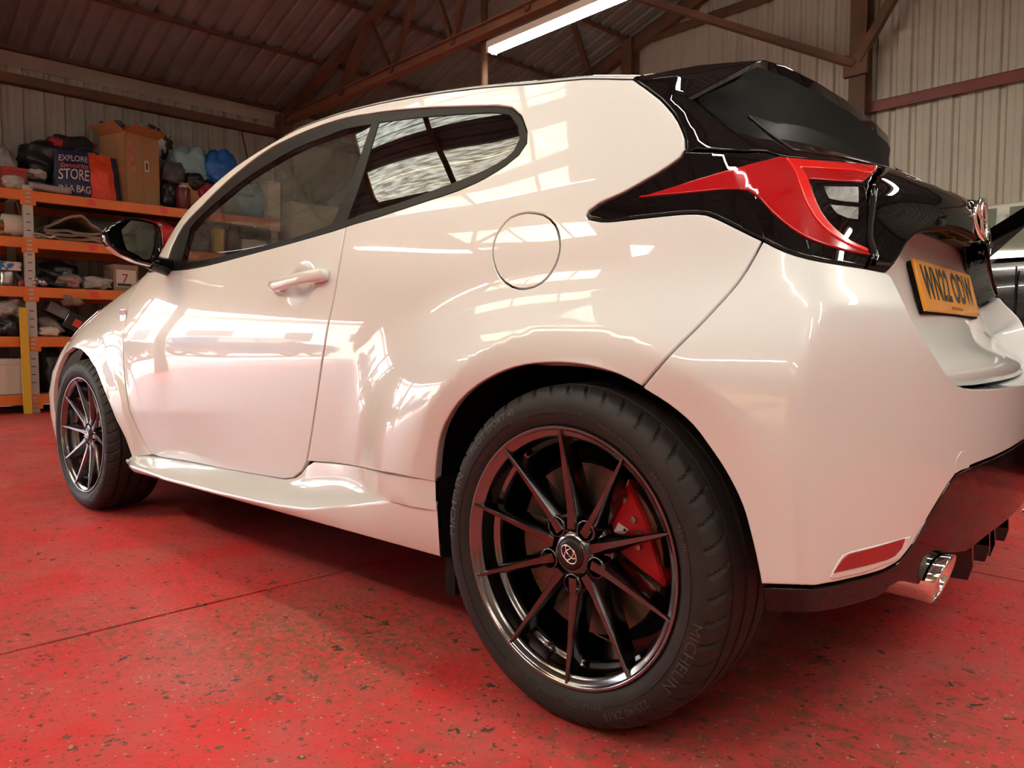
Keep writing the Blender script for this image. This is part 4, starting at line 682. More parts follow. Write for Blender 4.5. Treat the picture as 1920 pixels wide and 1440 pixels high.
garn = halves('tailgate_garnish', 'garnish', GLOSS, off=.006, grid=.014, step=.008, rnd=.012, lip=.045, gap=.0015)
# ---- lower tailgate with the recess for the plate
TZ = [.585, .62, .645, .665, .69, .73, .77, .87, .95, .99]
TX = [.505, .524, .528, .517, .486, .444, .424, .398, .384, .38]
def tg(y, z):
    y = np.asarray(y, float); z = np.asarray(z, float)
    return np.stack([cardinal(z, TZ) @ np.array(TX)-.030*(y/.5)**2, y, z], 1)
def tg_n(y, z, e=.002):
    n = np.cross(tg(y+e, z)-tg(y-e, z), tg(y, z+e)-tg(y, z-e)); return n/np.linalg.norm(n, axis=1)[:, None]
half = [(-.42, .622), (-.52, .635), (-.57, .70), (-.58, .80), (-.58, .90), (-.55, .97)]
panel('tailgate', [(-.2, .618)]+half+[(-a, b) for a, b in half[::-1]]+[(.2, .618)], PEARL, car, surf=tg, nrm=tg_n, grid=.02, step=.012, rnd=.005)
# number plate
pl = empty('number_plate', (.4175, 0, .823), car, (0, -math.atan(.255), 0))
b = MB(); b.box((-.004, -.26, -.0555), (.002, .26, .0555)); plate = b.build('plate', mat('yellow_plate', (.95, .40, .010), rough=.22, coat=.6), pl, bevel=.002)
def flat_text(name, txt, size, mt, parent, at, width=None, height=None, spacing=1.0, bold=0.):
    """lettering that faces +x, its centre at (x, y, z)"""
    V, F = text_mesh(txt, size, spacing=spacing, bold=bold); V = np.array(V); c = (V.max(0)+V.min(0))/2; e = V.max(0)-V.min(0)
    sx = width/e[0] if width else 1; sy = height/e[1] if height else 1
    return mesh(name, [(at[0], at[1]+(v[0]-c[0])*sx, at[2]+(v[1]-c[1])*sy) for v in V], F, mt, parent, smooth=False)
flat_text('plate_lettering', 'WN22 ODW', .08, BLACKPRINT, pl, (.0026, 0, .008), .455, .075, 1.05, .028)
flat_text('dealer_lettering', 'SUPPLYING DEALER', .01, BLACKPRINT, pl, (.0026, .02, -.043), .11, .008)
flat_text('plate_code', 'BSAU', .006, BLACKPRINT, pl, (.0026, .235, -.049), .022, .004)
b = MB(); b.box((-.012, -.256, -.0585), (-.004, .252, .0525)); b.build('plate_backing', LINER, pl)
V, F = text_mesh('GR-FOUR', .026, bold=.02); yy_ = np.array([.335+v[0]*.9 for v in V]); zz_ = np.array([.722+v[1]*.8 for v in V])
mesh('model_badge', tg(yy_, zz_)+tg_n(yy_, zz_)*.002, F, BLACKPRINT, car, smooth=False)
# emblem of three linked rings
def emblem(parent, s, mt, name='emblem', r=.07, basis=None):
    b = MB()
    for (cx, cy, a, h) in ((0, 0, 1.0, .68), (0, .0, .40, .66), (0, .30, .72, .36)):
        pts = [((cx+a*math.cos(t))*s, (cy+h*math.sin(t))*s) for t in np.linspace(0, 2*math.pi, 37)]
        b.tube([basis(p, q) for p, q in pts], r*s, 6, cap=False)
    return b.build(name, mt, parent, smooth=True)
emblem(car, .062, CHROME, 'emblem', .085, lambda p, q: (.479-.006*(p/.06)**2-.06*q, p, .976+q))
b = MB(); b.lathe([(.0005, .010), (.035, .009), (.062, .004), (.066, -.01)], 32, 'x')
b.V = [(x+.463-.06*z*.72, y, .976+z*.72) for x, y, z in b.V]; b.build('emblem_base', GLOSS, car, smooth=True)
b = MB(); b.box((.39, -.26, .938), (.455, .26, .952)); b.box((.41, -.09, .930), (.44, .09, .938)); b.build('plate_light_housing', TRIM, car, bevel=.004)
# ---- roof spoiler
rows = []
JT = np.array(OUT['spoiler_joint']); JP = body(JT[:, 0], JT[:, 1]); JP = JP[np.argsort(JP[:, 1])]
def joint(y): return np.array([np.interp(y, JP[:, 1], JP[:, k]) for k in range(3)])
def spo(TF, TT, th, yj, hol=.016):
    TF, TT = map(np.array, (TF, TT)); TB = TT+np.array([.002, .004, -th]); J = joint(yj); J = J-np.array([.03, 0, 0])
    mid = (TF+TT)/2+np.array([0, 0, .006]); up = np.array([-.2, 0, 1])*hol
    return [TF, mid, TT, TB, TB*.72+J*.28+up*.7, TB*.35+J*.65+up, J]
rows = [spo((-.036, -.607, 1.246), (.066, -.646, 1.160), .006, -.66, .0),
        spo((-.038, -.600, 1.252), (.150, -.452, 1.279), .012, -.58, .004),
        spo((-.042, -.560, 1.268), (.160, -.430, 1.284), .020, -.52, .012),
        spo((-.048, -.42, 1.292), (.172, -.360, 1.289), .024, -.40),
        spo((-.052, -.22, 1.304), (.180, -.20, 1.294), .026, -.22),
        spo((-.054, 0, 1.308), (.184, 0, 1.296), .026, 0.)]
rows = rows+[[p*np.array([1, -1, 1]) for p in r] for r in rows[:-1][::-1]]
# refine along the span and keep the fin's crease
def spoiler_skin(name, cols, mt, ang):
    V = [r[k] for r in rows for k in cols]; o = mesh(name, V, grid_faces(len(rows), len(cols)), mt, car)
    bm = bmesh.new(); bm.from_mesh(o.data); bmesh.ops.recalc_face_normals(bm, faces=bm.faces)
    sharp = [e for e in bm.edges if e.calc_face_angle(0) > math.radians(ang)]
    bmesh.ops.bevel(bm, geom=sharp, offset=.004, segments=3, affect='EDGES', profile=.7, clamp_overlap=True)
    bm.to_mesh(o.data); bm.free(); o.data.polygons.foreach_set('use_smooth', [True]*len(o.data.polygons)); o.data.set_sharp_from_angle(angle=math.radians(40))
    return o
spoiler_skin('roof_spoiler', (0, 1, 2, 3), GLOSS, 28)
spoiler_skin('spoiler_underside', (3, 4, 5, 6), mat('matt_black', (.003, .003, .0035), rough=.55, spec=.12), 60)
b = MB(); b.add([(.150, -.12, 1.262), (.150, .12, 1.262), (.112, .13, 1.247), (.112, -.13, 1.247), (.154, -.12, 1.256), (.154, .12, 1.256), (.114, .13, 1.239), (.114, -.13, 1.239)],
      [(0, 1, 2, 3), (7, 6, 5, 4), (0, 4, 5, 1), (1, 5, 6, 2), (2, 6, 7, 3), (3, 7, 4, 0)]); b.build('high_brake_lamp', SMOKE, car)
# ---- side skirt
def skirt():
    xs = np.linspace(-2.19, -.352, 56); rows = []
    dz = np.array([(-2.19, .262), (-2.054, .272), (-1.6, .289), (-1.085, .309), (-1.02, .322), (-.965, .352), (-.94, .378), (-.7, .393), (-.35, .414)])
    for x in xs:
        zs = np.interp(x, dz[:, 0], dz[:, 1]); ys = -float(side_w(x, zs))+.004
        f = float(sstep((x+.90)/.46)); g = float(1-sstep((-2.02-x)/.16))
        zi = np.interp(x, [-2.08, -1.67, -1.26, -.98, -.84, -.66, -.52], [.259, .277, .282, .293, .318, .335, .345]); zi = min(zi, zs-.012)
        ze = np.interp(x, [-2.03, -1.73, -1.3, -1.01, -.86, -.68, -.53, -.45], [.247, .240, .247, .257, .270, .304, .338, .36])
        zb = np.interp(x, [-2.06, -1.32, -.35], [.221, .230, .241])
        ye = -(.835+.042*g); yb = ye+.010
        rear = abs(ys)+.0
        yi = -.822-.02*g*0; yi = yi*(1-f)+(-(rear*.75+.872*.25))*f
        ye = ye*(1-f)+(-(rear*.55+.872*.45))*f; yb = yb*(1-f)+(-.868)*f
        zi2 = zi-.006
        rows.append([(x, ys+.012, zs+.004), (x, ys, zs-.002), (x, (ys+yi)/2, (zs+zi)/2), (x, yi, zi), (x, yi*.65+ye*.35-.002*(1-f), zi2*.7+ze*.3), (x, ye+.004, ze+.003), (x, ye, ze-.002), (x, ye+.001, ze-.008), (x, yb, zb+.004), (x, yb+.004, zb), (x, yb+.10, zb-.01)])
    V = [p for r in rows for p in r]; m = len(rows[0]); F = grid_faces(len(rows), m)
    F += [tuple(range(m))[::-1]]
    o = MB().add(V, F).build('side_skirt', PEARL, car, sharp=50)
    e = rows[-1]; e2 = [(x+.006, y, z) for x, y, z in e]+[(-.346, -.70, .414), (-.346, -.70, .235)]; e2 = e2[:-2][::-1]+[e2[-2], e2[-1]]
    both(MB().add(e2, [tuple(range(len(e2)))]).build('skirt_end_cap', LINER, car))
    return o
both(skirt())
# ---- door mirror
MO = [(-1.0165, 1.0571), (-1.0028, 1.0793), (-.9539, 1.1155), (-.9149, 1.1193), (-.8558, 1.1103), (-.8418, 1.0992), (-.8351, 1.0836), (-.8318, 1.0367), (-.8406, 1.0104), (-.8519, .9876), (-.8738, .9642), (-.9188, .9733), (-.9707, .9938), (-1.0014, 1.0172), (-1.013, 1.0368)]
MG = [(-.9706, 1.0716), (-.9396, 1.1066), (-.9027, 1.1067), (-.8694, 1.102), (-.8615, 1.0813), (-.8649, 1.0334), (-.881, .9845), (-.8979, .9789), (-.9304, .9975), (-.9544, 1.0081), (-.9656, 1.0365)]
def ring(s, dx, cx=-.925, cz=1.045, px=-1.80, sl=.35): return [(px+dx+sl*(y+.925)*0, cx+(y-cx)*s, cz+(z-cz)*s) for y, z in MO]
b = MB(); n = len(MO); V = []
for s, dx in ((.01, -.012), (.90, -.010), (.96, -.002), (1.0, -.008), (1.02, -.03), (.97, -.06), (.82, -.09), (.5, -.108), (.05, -.112)): V += ring(s, dx)
F = [(i*n+k, i*n+(k+1) % n, (i+1)*n+(k+1) % n, (i+1)*n+k) for i in range(8) for k in range(n)]
b.add(V, F); mo = both(b.build('mirror_housing', GLOSS, car, sharp=60))
b = MB(); b.add([(-1.796, y, z) for y, z in MG], [tuple(range(len(MG)))]); both(b.build('mirror_glass', mat('mirror_silver', (.28, .30, .29), rough=.02, metal=1.), car))
b = MB(); b.tube([(-1.84, -.90, .995), (-1.86, -.84, .975), (-1.88, -.77, .965), (-1.89, -.74, .955)], [.022, .028, .034, .036], 10); both(b.build('mirror_arm', GLOSS, car, smooth=True))
b = MB(); V = [(-1.83+x, y*1.015-(.002), z-.004) for (x, y, z) in [(0, -.99, 1.085), (0, -1.0, 1.066), (0, -.985, 1.05), (0, -.97, 1.068)]]+[(-1.87, -.985, 1.08), (-1.87, -1.0, 1.066), (-1.87, -.985, 1.052), (-1.87, -.97, 1.068)]
b.add(V, [(0, 1, 2, 3), (4, 7, 6, 5), (0, 4, 5, 1), (1, 5, 6, 2), (2, 6, 7, 3), (3, 7, 4, 0)]); both(b.build('indicator_lens', mat('clear_lens', (.7, .68, .68), rough=.1, coat=1), car, bevel=.004))
b = MB(); V = []
for s, dx in ((1.025, -.010), (1.035, -.035), (.99, -.062)): V += [ring(s, dx)[k] for k in (10, 11, 12, 13)]
b.add(V, grid_faces(3, 4)); both(b.build('mirror_lower_cover', PEARL, car, smooth=True))
# ---- door handle
b = MB(); prof = [(-1.108, .004, .008, .863), (-1.098, .013, .013, .863), (-1.07, .018, .015, .862), (-1.02, .016, .014, .866), (-.96, .016, .014, .872), (-.90, .018, .016, .877), (-.855, .018, .016, .879), (-.84, .014, .014, .879), (-.835, .004, .006, .879)]
rows = []
for x, hz, hy, z in prof:
    yc = -float(side_w(-1.2, z))-.024+.010*min(1, abs(x+.97)/.12)**2
    rows.append([(x, yc+hy*math.copysign(abs(math.cos(t))**.7, math.cos(t)), z+hz*math.copysign(abs(math.sin(t))**.7, math.sin(t))) for t in np.linspace(0, 2*math.pi, 17)[:-1]])
m = 16; b.add([p for r in rows for p in r], [(i*m+k, i*m+(k+1) % m, (i+1)*m+(k+1) % m, (i+1)*m+k) for i in range(len(rows)-1) for k in range(m)]+[tuple(range(m)), tuple((len(rows)-1)*m+k for k in range(m))[::-1]])
both(b.build('door_handle', PEARL, car, smooth=True))
# ---- fender badge
bc = body([-2.235], [.805])[0]; nb = body_n(np.array([-2.235]), np.array([.805]))[0]
fb = empty('fender_badge', tuple(bc+nb*.002), car, (0, 0, 0))
b = MB(); b.box((-.028, -.004, -.022), (.028, .0, .022)); b.build('badge_plate', CHROME, fb, bevel=.001)
b = MB(); b.box((-.004, -.0046, .0), (.026, -.004, .020)); b.build('badge_red', REDPRINT, fb)
b = MB(); b.box((-.026, -.0046, .0), (-.004, -.004, .020)); b.build('badge_black', BLACKPRINT, fb)
V, F = text_mesh('GR', .024); mesh('badge_lettering', [(v[0]*1.4, -.0047, v[1]*1.2-.011) for v in V], F, BLACKPRINT, fb, smooth=False)
# ---- exhaust and diffuser fins
for sy in (-1, 1):
    b = MB(); b.lathe([(.036, -.16), (.043, -.02), (.046, .0), (.048, .004), (.050, .0), (.047, -.03), (.045, -.20)], 32, 'x')
    b.V = [(x+.520+z*.28, sy*.462+y*1.12, .288+z*.92) for x, y, z in b.V]
    b.build('exhaust_tip', CHROME, car, smooth=True)
    b = MB(); b.lathe([(.042, -.03), (.0005, -.03)], 24, 'x'); b.V = [(x+.500, sy*.462+y*1.12, .288+z) for x, y, z in b.V]; b.build('exhaust_bore', LINER, car)
    for yy in (.20, .03):
        b = MB(); t = .006
        pr = [(.30, .34), (.515, .34), (.52, .25), (.512, .222), (.30, .215)]
        V = [(x, sy*yy+s*t, z) for s in (-1, 1) for x, z in pr]; n = 5
        b.add(V, [tuple(range(n)), tuple(range(n, 2*n))[::-1]]+[(i, (i+1) % n, n+(i+1) % n, n+i) for i in range(n)]); b.build('diffuser_fin', GLOSS, car)
b = MB(); b.box((.30, -.36, .30), (.49, .36, .33)); b.build('diffuser_floor', LINER, car)
# ---- cabin
CLOTH = mat('dark_upholstery', (.015, .015, .017), rough=.85)
def seat(x, y):
    b = MB(); b.box((x-.25, y-.24, .38), (x+.25, y+.24, .56)); b.build('seat_cushion', CLOTH, car, bevel=.05)
    b = MB(); M = Matrix.Translation((x+.22, y, .55)) @ Matrix.Rotation(math.radians(18), 4, 'Y'); b.box((-.06, -.23, 0), (.06, .23, .56), M); b.box((-.05, -.11, .57), (.04, .11, .74), M); b.build('seat_back', CLOTH, car, bevel=.04)
for y in (-.38, .38): seat(-1.10, y)
b = MB(); b.box((-.45, -.55, .40), (-.05, .55, .58)); b.box((-.12, -.55, .55), (.02, .55, .98)); b.build('rear_bench', CLOTH, car, bevel=.05)
b = MB(); b.box((-2.25, -.66, .60), (-1.72, .66, .93)); b.build('dashboard', CLOTH, car, bevel=.06)
b = MB(); b.tube([(-1.62+.10*math.sin(t)*.35, .37+.18*math.cos(t), .86+.18*math.sin(t)) for t in np.linspace(0, 2*math.pi, 33)], .016, 8, cap=False); b.build('steering_wheel', TRIM, car, smooth=True)
b = MB(); b.box((-2.2, -.70, .25), (.2, .70, .30)); b.build('cabin_floor', LINER, car)

# ---------------------------------------------------------------- wheels (outer face towards -y, axle at the origin)
RIM = mat('gunmetal_rim', (.22, .21, .215), rough=.17, metal=1.0, coat=.5)
SPOKE = mat('black_chrome_spoke', (.12, .115, .12), rough=.18, metal=1.0, coat=.8)
RUBBER = mat('tyre_rubber', (.018, .017, .017), rough=.62, spec=.35, var=((.045, .030, .022), 9., .52, .85), bump=(90, .10, .002))
LETTER = mat('tyre_lettering', (.055, .053, .053), rough=.42)
DISC = mat('brake_disc', (.20, .16, .13), rough=.38, metal=.9, var=((.11, .07, .045), 14., .45, .7))
CALIPER = mat('red_caliper', (.46, .006, .012), rough=.30, coat=.5)
NUT = mat('dull_nut', (.35, .30, .28), rough=.35, metal=.9)
def make_tyre(parent):
    half = [(.2335, .094), (.2385, .1005), (.243, .104), (.250, .1085), (.258, .1115), (.2632, .1126), (.2636, .1140), (.2656, .1142), (.2660, .1130), (.272, .1136), (.280, .1134), (.287, .1118), (.2945, .1092), (.2980, .1072), (.301, .1050), (.3036, .1027), (.3060, .1002), (.3080, .0977), (.3098, .0950), (.3113, .0920), (.3126, .0890), (.3137, .0855), (.3146, .0820), (.3153, .0790), (.3158, .0760), (.3164, .0715), (.3164, .0705), (.3090, .0695), (.3090, .0635), (.3170, .0625), (.3178, .045), (.3182, .0285), (.3110, .0275), (.3110, .0195), (.3184, .0185), (.3186, .0)]
    half = [(r-.0035*min(1, max(0, (r-.26)/.04)), a) for r, a in half]
    prof = half+[(r, -a) for r, a in half[:-1][::-1]]
    n = 576; m = len(prof); V = np.zeros((n, m, 3))
    for k in range(n):
        t = 2*math.pi*k/n
        for i, (r, a) in enumerate(prof):
            s = 0.
            if r > .292:
                ph = (k/12. + abs(a)*13) % 1.0                      # shoulder sipes, 48 round the tyre, slanted
                if (.072 < abs(a) < .110) and ph < .16: s = .0042
            rr = r-s; V[k, i] = (rr*math.cos(t), -a, rr*math.sin(t))
    return mesh('tyre', V.reshape(-1, 3), grid_faces(n, m, True), RUBBER, parent, sharp=40)
def ring_text(b, txt, r, ang, h, y, wide=1.0, clockwise=True, spacing=1.05):
    V, F = text_mesh(txt, h*1.35, extrude=.0, spacing=spacing)
    out = []
    for x, q, _ in V:
        a = math.radians(ang)-x*wide/r if clockwise else math.radians(ang)+x*wide/r
        rr = r+q; out.append((rr*math.cos(a), y, rr*math.sin(a)))
    b.add(out, F)
def make_wheel(name, turn):
    w = empty(name, parent=car)
    make_tyre(w)
    yy = lambda r: -(np.interp(r, [.243, .250, .258, .268, .278, .287, .2945, .301], [.104, .1085, .1115, .1135, .1138, .1122, .1092, .105])+.0016)
    for txt, r, a, h, wd in (('MICHELIN', .281, -24, .019, 1.15), ('MICHELIN', .281, 168, .019, 1.15), ('PILOT SPORT 4S', .281, 128, .014, 1.05), ('225/40 ZR18', .279, -58, .014, 1.0), ('EXTRA LOAD', .262, -78, .009, 1.1), ('RADIAL TUBELESS', .262, -110, .007, 1.1), ('OUTSIDE', .259, -96, .008, 1.1), ('MADE IN FRANCE', .262, 62, .007, 1.1), ('TREAD 2 POLYESTER 2 STEEL', .268, 84, .006, 1.1), ('E4 DOT', .262, 38, .009, 1.1), ('92Y XL', .262, 18, .010, 1.1), ('MICHELIN', .262, 112, .008, 1.0)):
        b = MB(); ring_text(b, txt, r, a, h, 0, wd)
        b.V = [(x, float(yy(math.hypot(x, z))), z) for x, _, z in b.V]
        b.build('sidewall_lettering', LETTER, w)
    # rim barrel and lip
    b = MB(); b.lathe([(.2335, -.094), (.2375, -.1015), (.2395, -.1045), (.2388, -.1068), (.2362, -.1072), (.2340, -.1066), (.2325, -.1040), (.2300, -.1015), (.2240, -.0985), (.2195, -.0955), (.2178, -.0925), (.2172, -.0860), (.2165, -.0600), (.2140, -.0560), (.2080, -.0545), (.2050, -.0500), (.2040, -.040), (.2050, .05), (.215, .075), (.228, .095), (.236, .10)], 96)
    b.build('rim', RIM, w, smooth=True, sharp=50)
    # hub with the five lug pockets
    b = MB(); b.lathe([(.0305, -.0800), (.036, -.0785), (.042, -.070), (.060, -.058), (.072, -.048), (.076, -.030), (.074, .0), (.0005, .0)], 40); b.build('hub', SPOKE, w, smooth=True, sharp=50)
    cap = MB(); cap.lathe([(.0003, -.0835), (.020, -.0832), (.0268, -.0820), (.0290, -.0800), (.0302, -.0775)], 40); cap.build('centre_cap', mat('centre_cap', (.03, .028, .03), rough=.35, metal=.7) if 'centre_cap' not in bpy.data.materials else bpy.data.materials['centre_cap'], w, smooth=True)
    th = math.radians(-40+turn-92.5)
    emblem(w, .0195, CHROME, 'cap_emblem', .075, lambda p, q: (p*math.cos(th)-q*math.sin(th), -.0845, p*math.sin(th)+q*math.cos(th)))
    for k in range(5):
        a = math.radians(turn-36*(2*k+1)+72); c = (.0570*math.cos(a), .0570*math.sin(a))
        b = MB(); b.lathe([(.0150, -.050), (.0165, -.074), (.0178, -.0785), (.0195, -.0780), (.0205, -.074), (.0215, -.050)], 28); b.V = [(x+c[0], y, z+c[1]) for x, y, z in b.V]; b.build('lug_pocket', SPOKE, w, smooth=True, sharp=60)
        b = MB(); b.lathe([(.0003, -.070), (.0060, -.0695), (.0085, -.067), (.0090, -.050)], 6); b.V = [(x+c[0], y, z+c[1]) for x, y, z in b.V]; b.build('lug_nut', NUT, w)
    # ten pointed spokes
    proto = None
    st = [(.046, .0085, .0180, -.0770, -.040), (.066, .0075, .0195, -.0775, -.035), (.080, .0058, .0190, -.0790, -.034), (.120, .0048, .0155, -.0850, -.040), (.160, .0040, .0120, -.0915, -.050), (.200, .0031, .0085, -.0985, -.064), (.222, .0023, .0058, -.1030, -.078), (.2335, .0010, .0030, -.1062, -.088)]
    V = []
    for r, hf, hb, yf, yb in st:
        ym = yf*.75+yb*.25
        V += [(r, yf, -hf), (r, yf, hf), (r, yf+.0035, hf+.0022), (r, ym, hb*.72), (r, yb, hb), (r, yb, -hb), (r, ym, -hb*.72), (r, yf+.0035, -hf-.0022)]
    m = 8; F = [(i*m+k, i*m+(k+1) % m, (i+1)*m+(k+1) % m, (i+1)*m+k) for i in range(len(st)-1) for k in range(m)]+[tuple(range(m)), tuple((len(st)-1)*m+k for k in range(m))[::-1]]
    for k in range(10):
        a = math.radians(turn-36*k)
        if proto is None: proto = MB().add(V, F).build('spoke', SPOKE, w, sharp=32)
        else: o = proto.copy(); COL.objects.link(o); proto_k = o; o.parent = w
        (proto if k == 0 else o).rotation_euler = (0, -a, 0)
    # valve
    b = MB(); a = math.radians(-108); p = (.205*math.cos(a), .205*math.sin(a)); b.tube([(p[0]*1.02, -.050, p[1]*1.02), (p[0]*.985, -.066, p[1]*.985), (p[0]*.96, -.078, p[1]*.96)], [.0055, .0050, .0034], 10); b.build('valve', NUT, w, smooth=True)
    return w
def brakes(parent, flip):
    b = MB(); b.lathe([(.075, -.030), (.078, -.024), (.162, -.024), (.1635, -.022), (.1635, .002), (.078, .002)], 64); b.build('brake_disc', DISC, parent, smooth=True, sharp=40)
    b = MB(); b.lathe([(.0003, -.036), (.070, -.034), (.075, -.030), (.075, .01)], 40); b.build('disc_hat', mat('disc_hat', (.05, .045, .042), rough=.6, metal=.6) if 'disc_hat' not in bpy.data.materials else bpy.data.materials['disc_hat'], parent, smooth=True, sharp=40)
    b = MB(); b.lathe([(.19, .03), (.05, .03)], 32); b.build('backing_plate', LINER, parent)
    pts = [(.079, .4595), (.092, .4615), (.104, .441), (.136, .385), (.170, .292), (.167, .281), (.138, .293), (.104, .309), (.075, .327), (.059, .364), (.056, .378), (.068, .411)]
    s = -1 if flip else 1
    pts = [(x*s, z-.3185) for x, z in pts]; n = len(pts); c = np.mean(pts, 0)
    V = [(c[0]+(x-c[0])*k, y, c[1]+(z-c[1])*k) for k, y in ((.90, -.034), (1.0, -.028), (1.0, .02)) for x, z in pts]
    b = MB(); b.add(V, [tuple(range(n))]+[(i*n+k, i*n+(k+1) % n, (i+1)*n+(k+1) % n, (i+1)*n+k) for i in range(2) for k in range(n)]); b.build('caliper', CALIPER, parent, sharp=30)
    for (x, z) in ((.088, .425), (.108, .392), (.118, .345)):
        b = MB(); b.lathe([(.0003, -.040), (.006, -.039), (.007, -.034)], 10); b.V = [(xx+s*x, y, zz+z-.3185) for xx, y, zz in b.V]; b.build('caliper_bolt', NUT, parent)
    M = Matrix.Translation((s*.080, -.0345, .356-.3185)) @ Matrix.Rotation(math.radians(25*s), 4, 'Y')
    b = MB(); b.box((-.016, -.0006, -.021), (.016, 0, .021), M); b.build('caliper_label', WHITEPRINT, parent)
    b = MB(); b.box((-.001, -.0010, -.019), (.0145, 0, .019), M); b.build('caliper_label_black', BLACKPRINT, parent)
    V, F = text_mesh('GR', .026); V = [tuple(M @ Vector((-.007-v[1]*.5+.003, -.0011, v[0]*.62))) for v in V]
    V, F = text_mesh('GR', .026); V = [tuple(M @ Vector((v[0]*.55-.0005, -.0013, v[1]*.6+.008))) for v in V]; mesh('caliper_lettering', V, F, WHITEPRINT, parent, smooth=False)
for fx, ty, turn, steer in ((0., .7825, 92.5, 0.), (-2.56, .7675, 103., math.radians(1.0))):
    base = make_wheel('wheel', turn); base.location = (fx, -ty, .3160); base.rotation_euler = (0, 0, steer)
    brakes(base, fx < -1)
    o = copy_tree(base, car); o.location = (fx, ty, .3160); o.rotation_euler = (0, 0, math.pi+steer)

# ================================================================ other vehicles
def simple_car(name, label, paint, loc, rz, L=4.6, Wd=1.86, H=1.68, long_roof=True):
    c = empty(name, loc); c.rotation_euler = (0, 0, rz); tag(c, label, 'car')
    hw = Wd/2
    # stations from front (x=0) to rear (x=L): x, bottom, belt, top, half width
    belt = .64*H
    st = [(0.0, .42, .62, .66, .55), (.06, .32, .70, .76, .74), (.30, .26, .84, .90, .90), (.75, .24, .93, .985, .96), (1.15, .24, .97, 1.04, .98), (1.35, .24, belt-.01, belt+.05, .985), (2.05, .24, belt+.01, H-.08, .985), (2.35, .24, belt+.02, H-.01, .985), (3.3, .24, belt+.04, H, .985), (4.05, .26, belt+.06, H-.06, .97), (4.35, .30, belt+.04, H-.26, .93), (4.55, .36, .95, 1.05, .86), (4.6, .45, .70, .80, .74)]
    n = 9; V = []
    for x, zb, zl, zt, k in st:
        w_ = hw*k; up = max(0, min(1, (zt-zl-.1)/.4))
        sec = [(0, zb), (w_*.90, zb), (w_*.985, zb+.12), (w_, (zb+zl)/2+.05), (w_*.985, zl-.05), (w_*.955, zl), (w_*(.955-.17*up), zt-.06*up), (w_*(.955-.27*up)-.04, zt), (0, zt+.03)]
        V += [(x, -y, z) for y, z in sec]
    F = grid_faces(len(st), n); nn = len(V); V += [(x, -y, z) for x, y, z in V]; F += [tuple(i+nn for i in f[::-1]) for f in grid_faces(len(st), n)]
    F += [tuple(range(n))[::-1]+tuple(nn+k for k in range(n)), tuple((len(st)-1)*n+k for k in range(n))+tuple(nn+(len(st)-1)*n+k for k in range(n))[::-1]]
    o = MB().add(V, F).build('body', paint, c, sharp=35)
    sb = o.modifiers.new('smooth', 'SUBSURF'); sb.levels = 1; sb.render_levels = 1
    DG = mat('car_window', (.15, .17, .14), rough=.04, coat=1.) if 'car_window' not in bpy.data.materials else bpy.data.materials['car_window']
    for sy in (-1, 1):
        for xs in ([(1.50, 1.56), (2.10, 2.04), (2.62, 2.62)], [(2.70, 2.70), (3.15, 3.15), (3.50, 3.45)]):
            b = MB(); zl = belt+.045; V = []
            for k in (0, 1):
                for xa, xb in xs: V.append((xa if k == 0 else xb+(.38 if xa < 1.7 else 0), sy*(hw*(.945-.145*k)+.014), zl if k == 0 else H-.085))
            m = len(xs); b.add(V, [(i, i+1, m+i+1, m+i) for i in range(m-1)]); b.build('side_window', DG, c)
        b = MB(); b.box((1.72, sy*(hw+.02)-.09, belt+.03), (1.90, sy*(hw+.02)+.09, belt+.16)); b.build('door_mirror', GLOSS, c, bevel=.03)
        b = MB(); b.box((.02, sy*hw*.62-.16, .66), (.22, sy*hw*.62+.16, .76)); b.build('headlamp', HEAD, c, bevel=.03)
        for xx in (1.62, 2.66, 3.6):
            b = MB(); b.box((xx-.003, sy*hw*.985-.008, .34), (xx+.003, sy*hw*.985+.008, belt)); b.build('door_gap', LINER, c)
    b = MB(); V = [(1.36, sy*hw*.80, belt+.075) for sy in (-1, 1)]+[(2.02, sy*hw*.62, H-.06) for sy in (1, -1)]; b.add([(x-.05, y, z+.03) for x, y, z in V], [(0, 1, 2, 3)]); b.build('windscreen', DG, c)
    for x in (.86, 3.62):
        for sy in (-1, 1):
            w = empty('wheel', (x, sy*(hw-.13), .35), c); w.rotation_euler = (0, 0, 0 if sy < 0 else math.pi)
            b = MB(); b.lathe([(.235, -.10), (.27, -.125), (.32, -.12), (.345, -.09), (.35, 0), (.345, .09), (.27, .12), (.235, .10)], 40); b.build('tyre', RUBBER, w, smooth=True)
            b = MB(); b.lathe([(.24, -.11), (.232, -.115), (.22, -.09), (.20, -.03), (.2, .09)], 40); b.build('rim', CHROME, w, smooth=True)
            for k in range(7):
                b = MB(); b.bar((.03, -.09, 0), (.225, -.105, 0), .03, .02); s = b.build('spoke', CHROME, w); s.rotation_euler = (0, k*2*math.pi/7, 0)
            b = MB(); b.lathe([(.0005, -.105), (.05, -.10), (.06, -.06)], 20); b.build('hub', CHROME, w, smooth=True)
    return c
BLACKPAINT = mat('black_car_paint', (.008, .007, .008), rough=.18, coat=1., coat_rough=.01)
WHITEPAINT = mat('white_car_paint', (.72, .71, .68), rough=.3, coat=1.)
simple_car('estate_car', 'glossy black estate car parked beyond the white hatchback', BLACKPAINT, (-1.42, 3.23, 0), 0, H=1.66)
simple_car('estate_car', 'white estate car parked behind the black one by the back wall', WHITEPAINT, (-2.9, 5.35, 0), 0, H=1.78, Wd=1.75)
simple_car('estate_car', 'dark blue estate car parked in the yard, mirrored in the door', mat('dark_blue_paint', (.01, .02, .05), rough=.2, coat=1.), sh(-14.5, -11.8, -.03), SA+math.pi/2+.1)
simple_car('estate_car', 'black estate car parked in the yard, mirrored in the door', BLACKPAINT, sh(-13.5, -6.6, -.03), SA+math.pi/2)

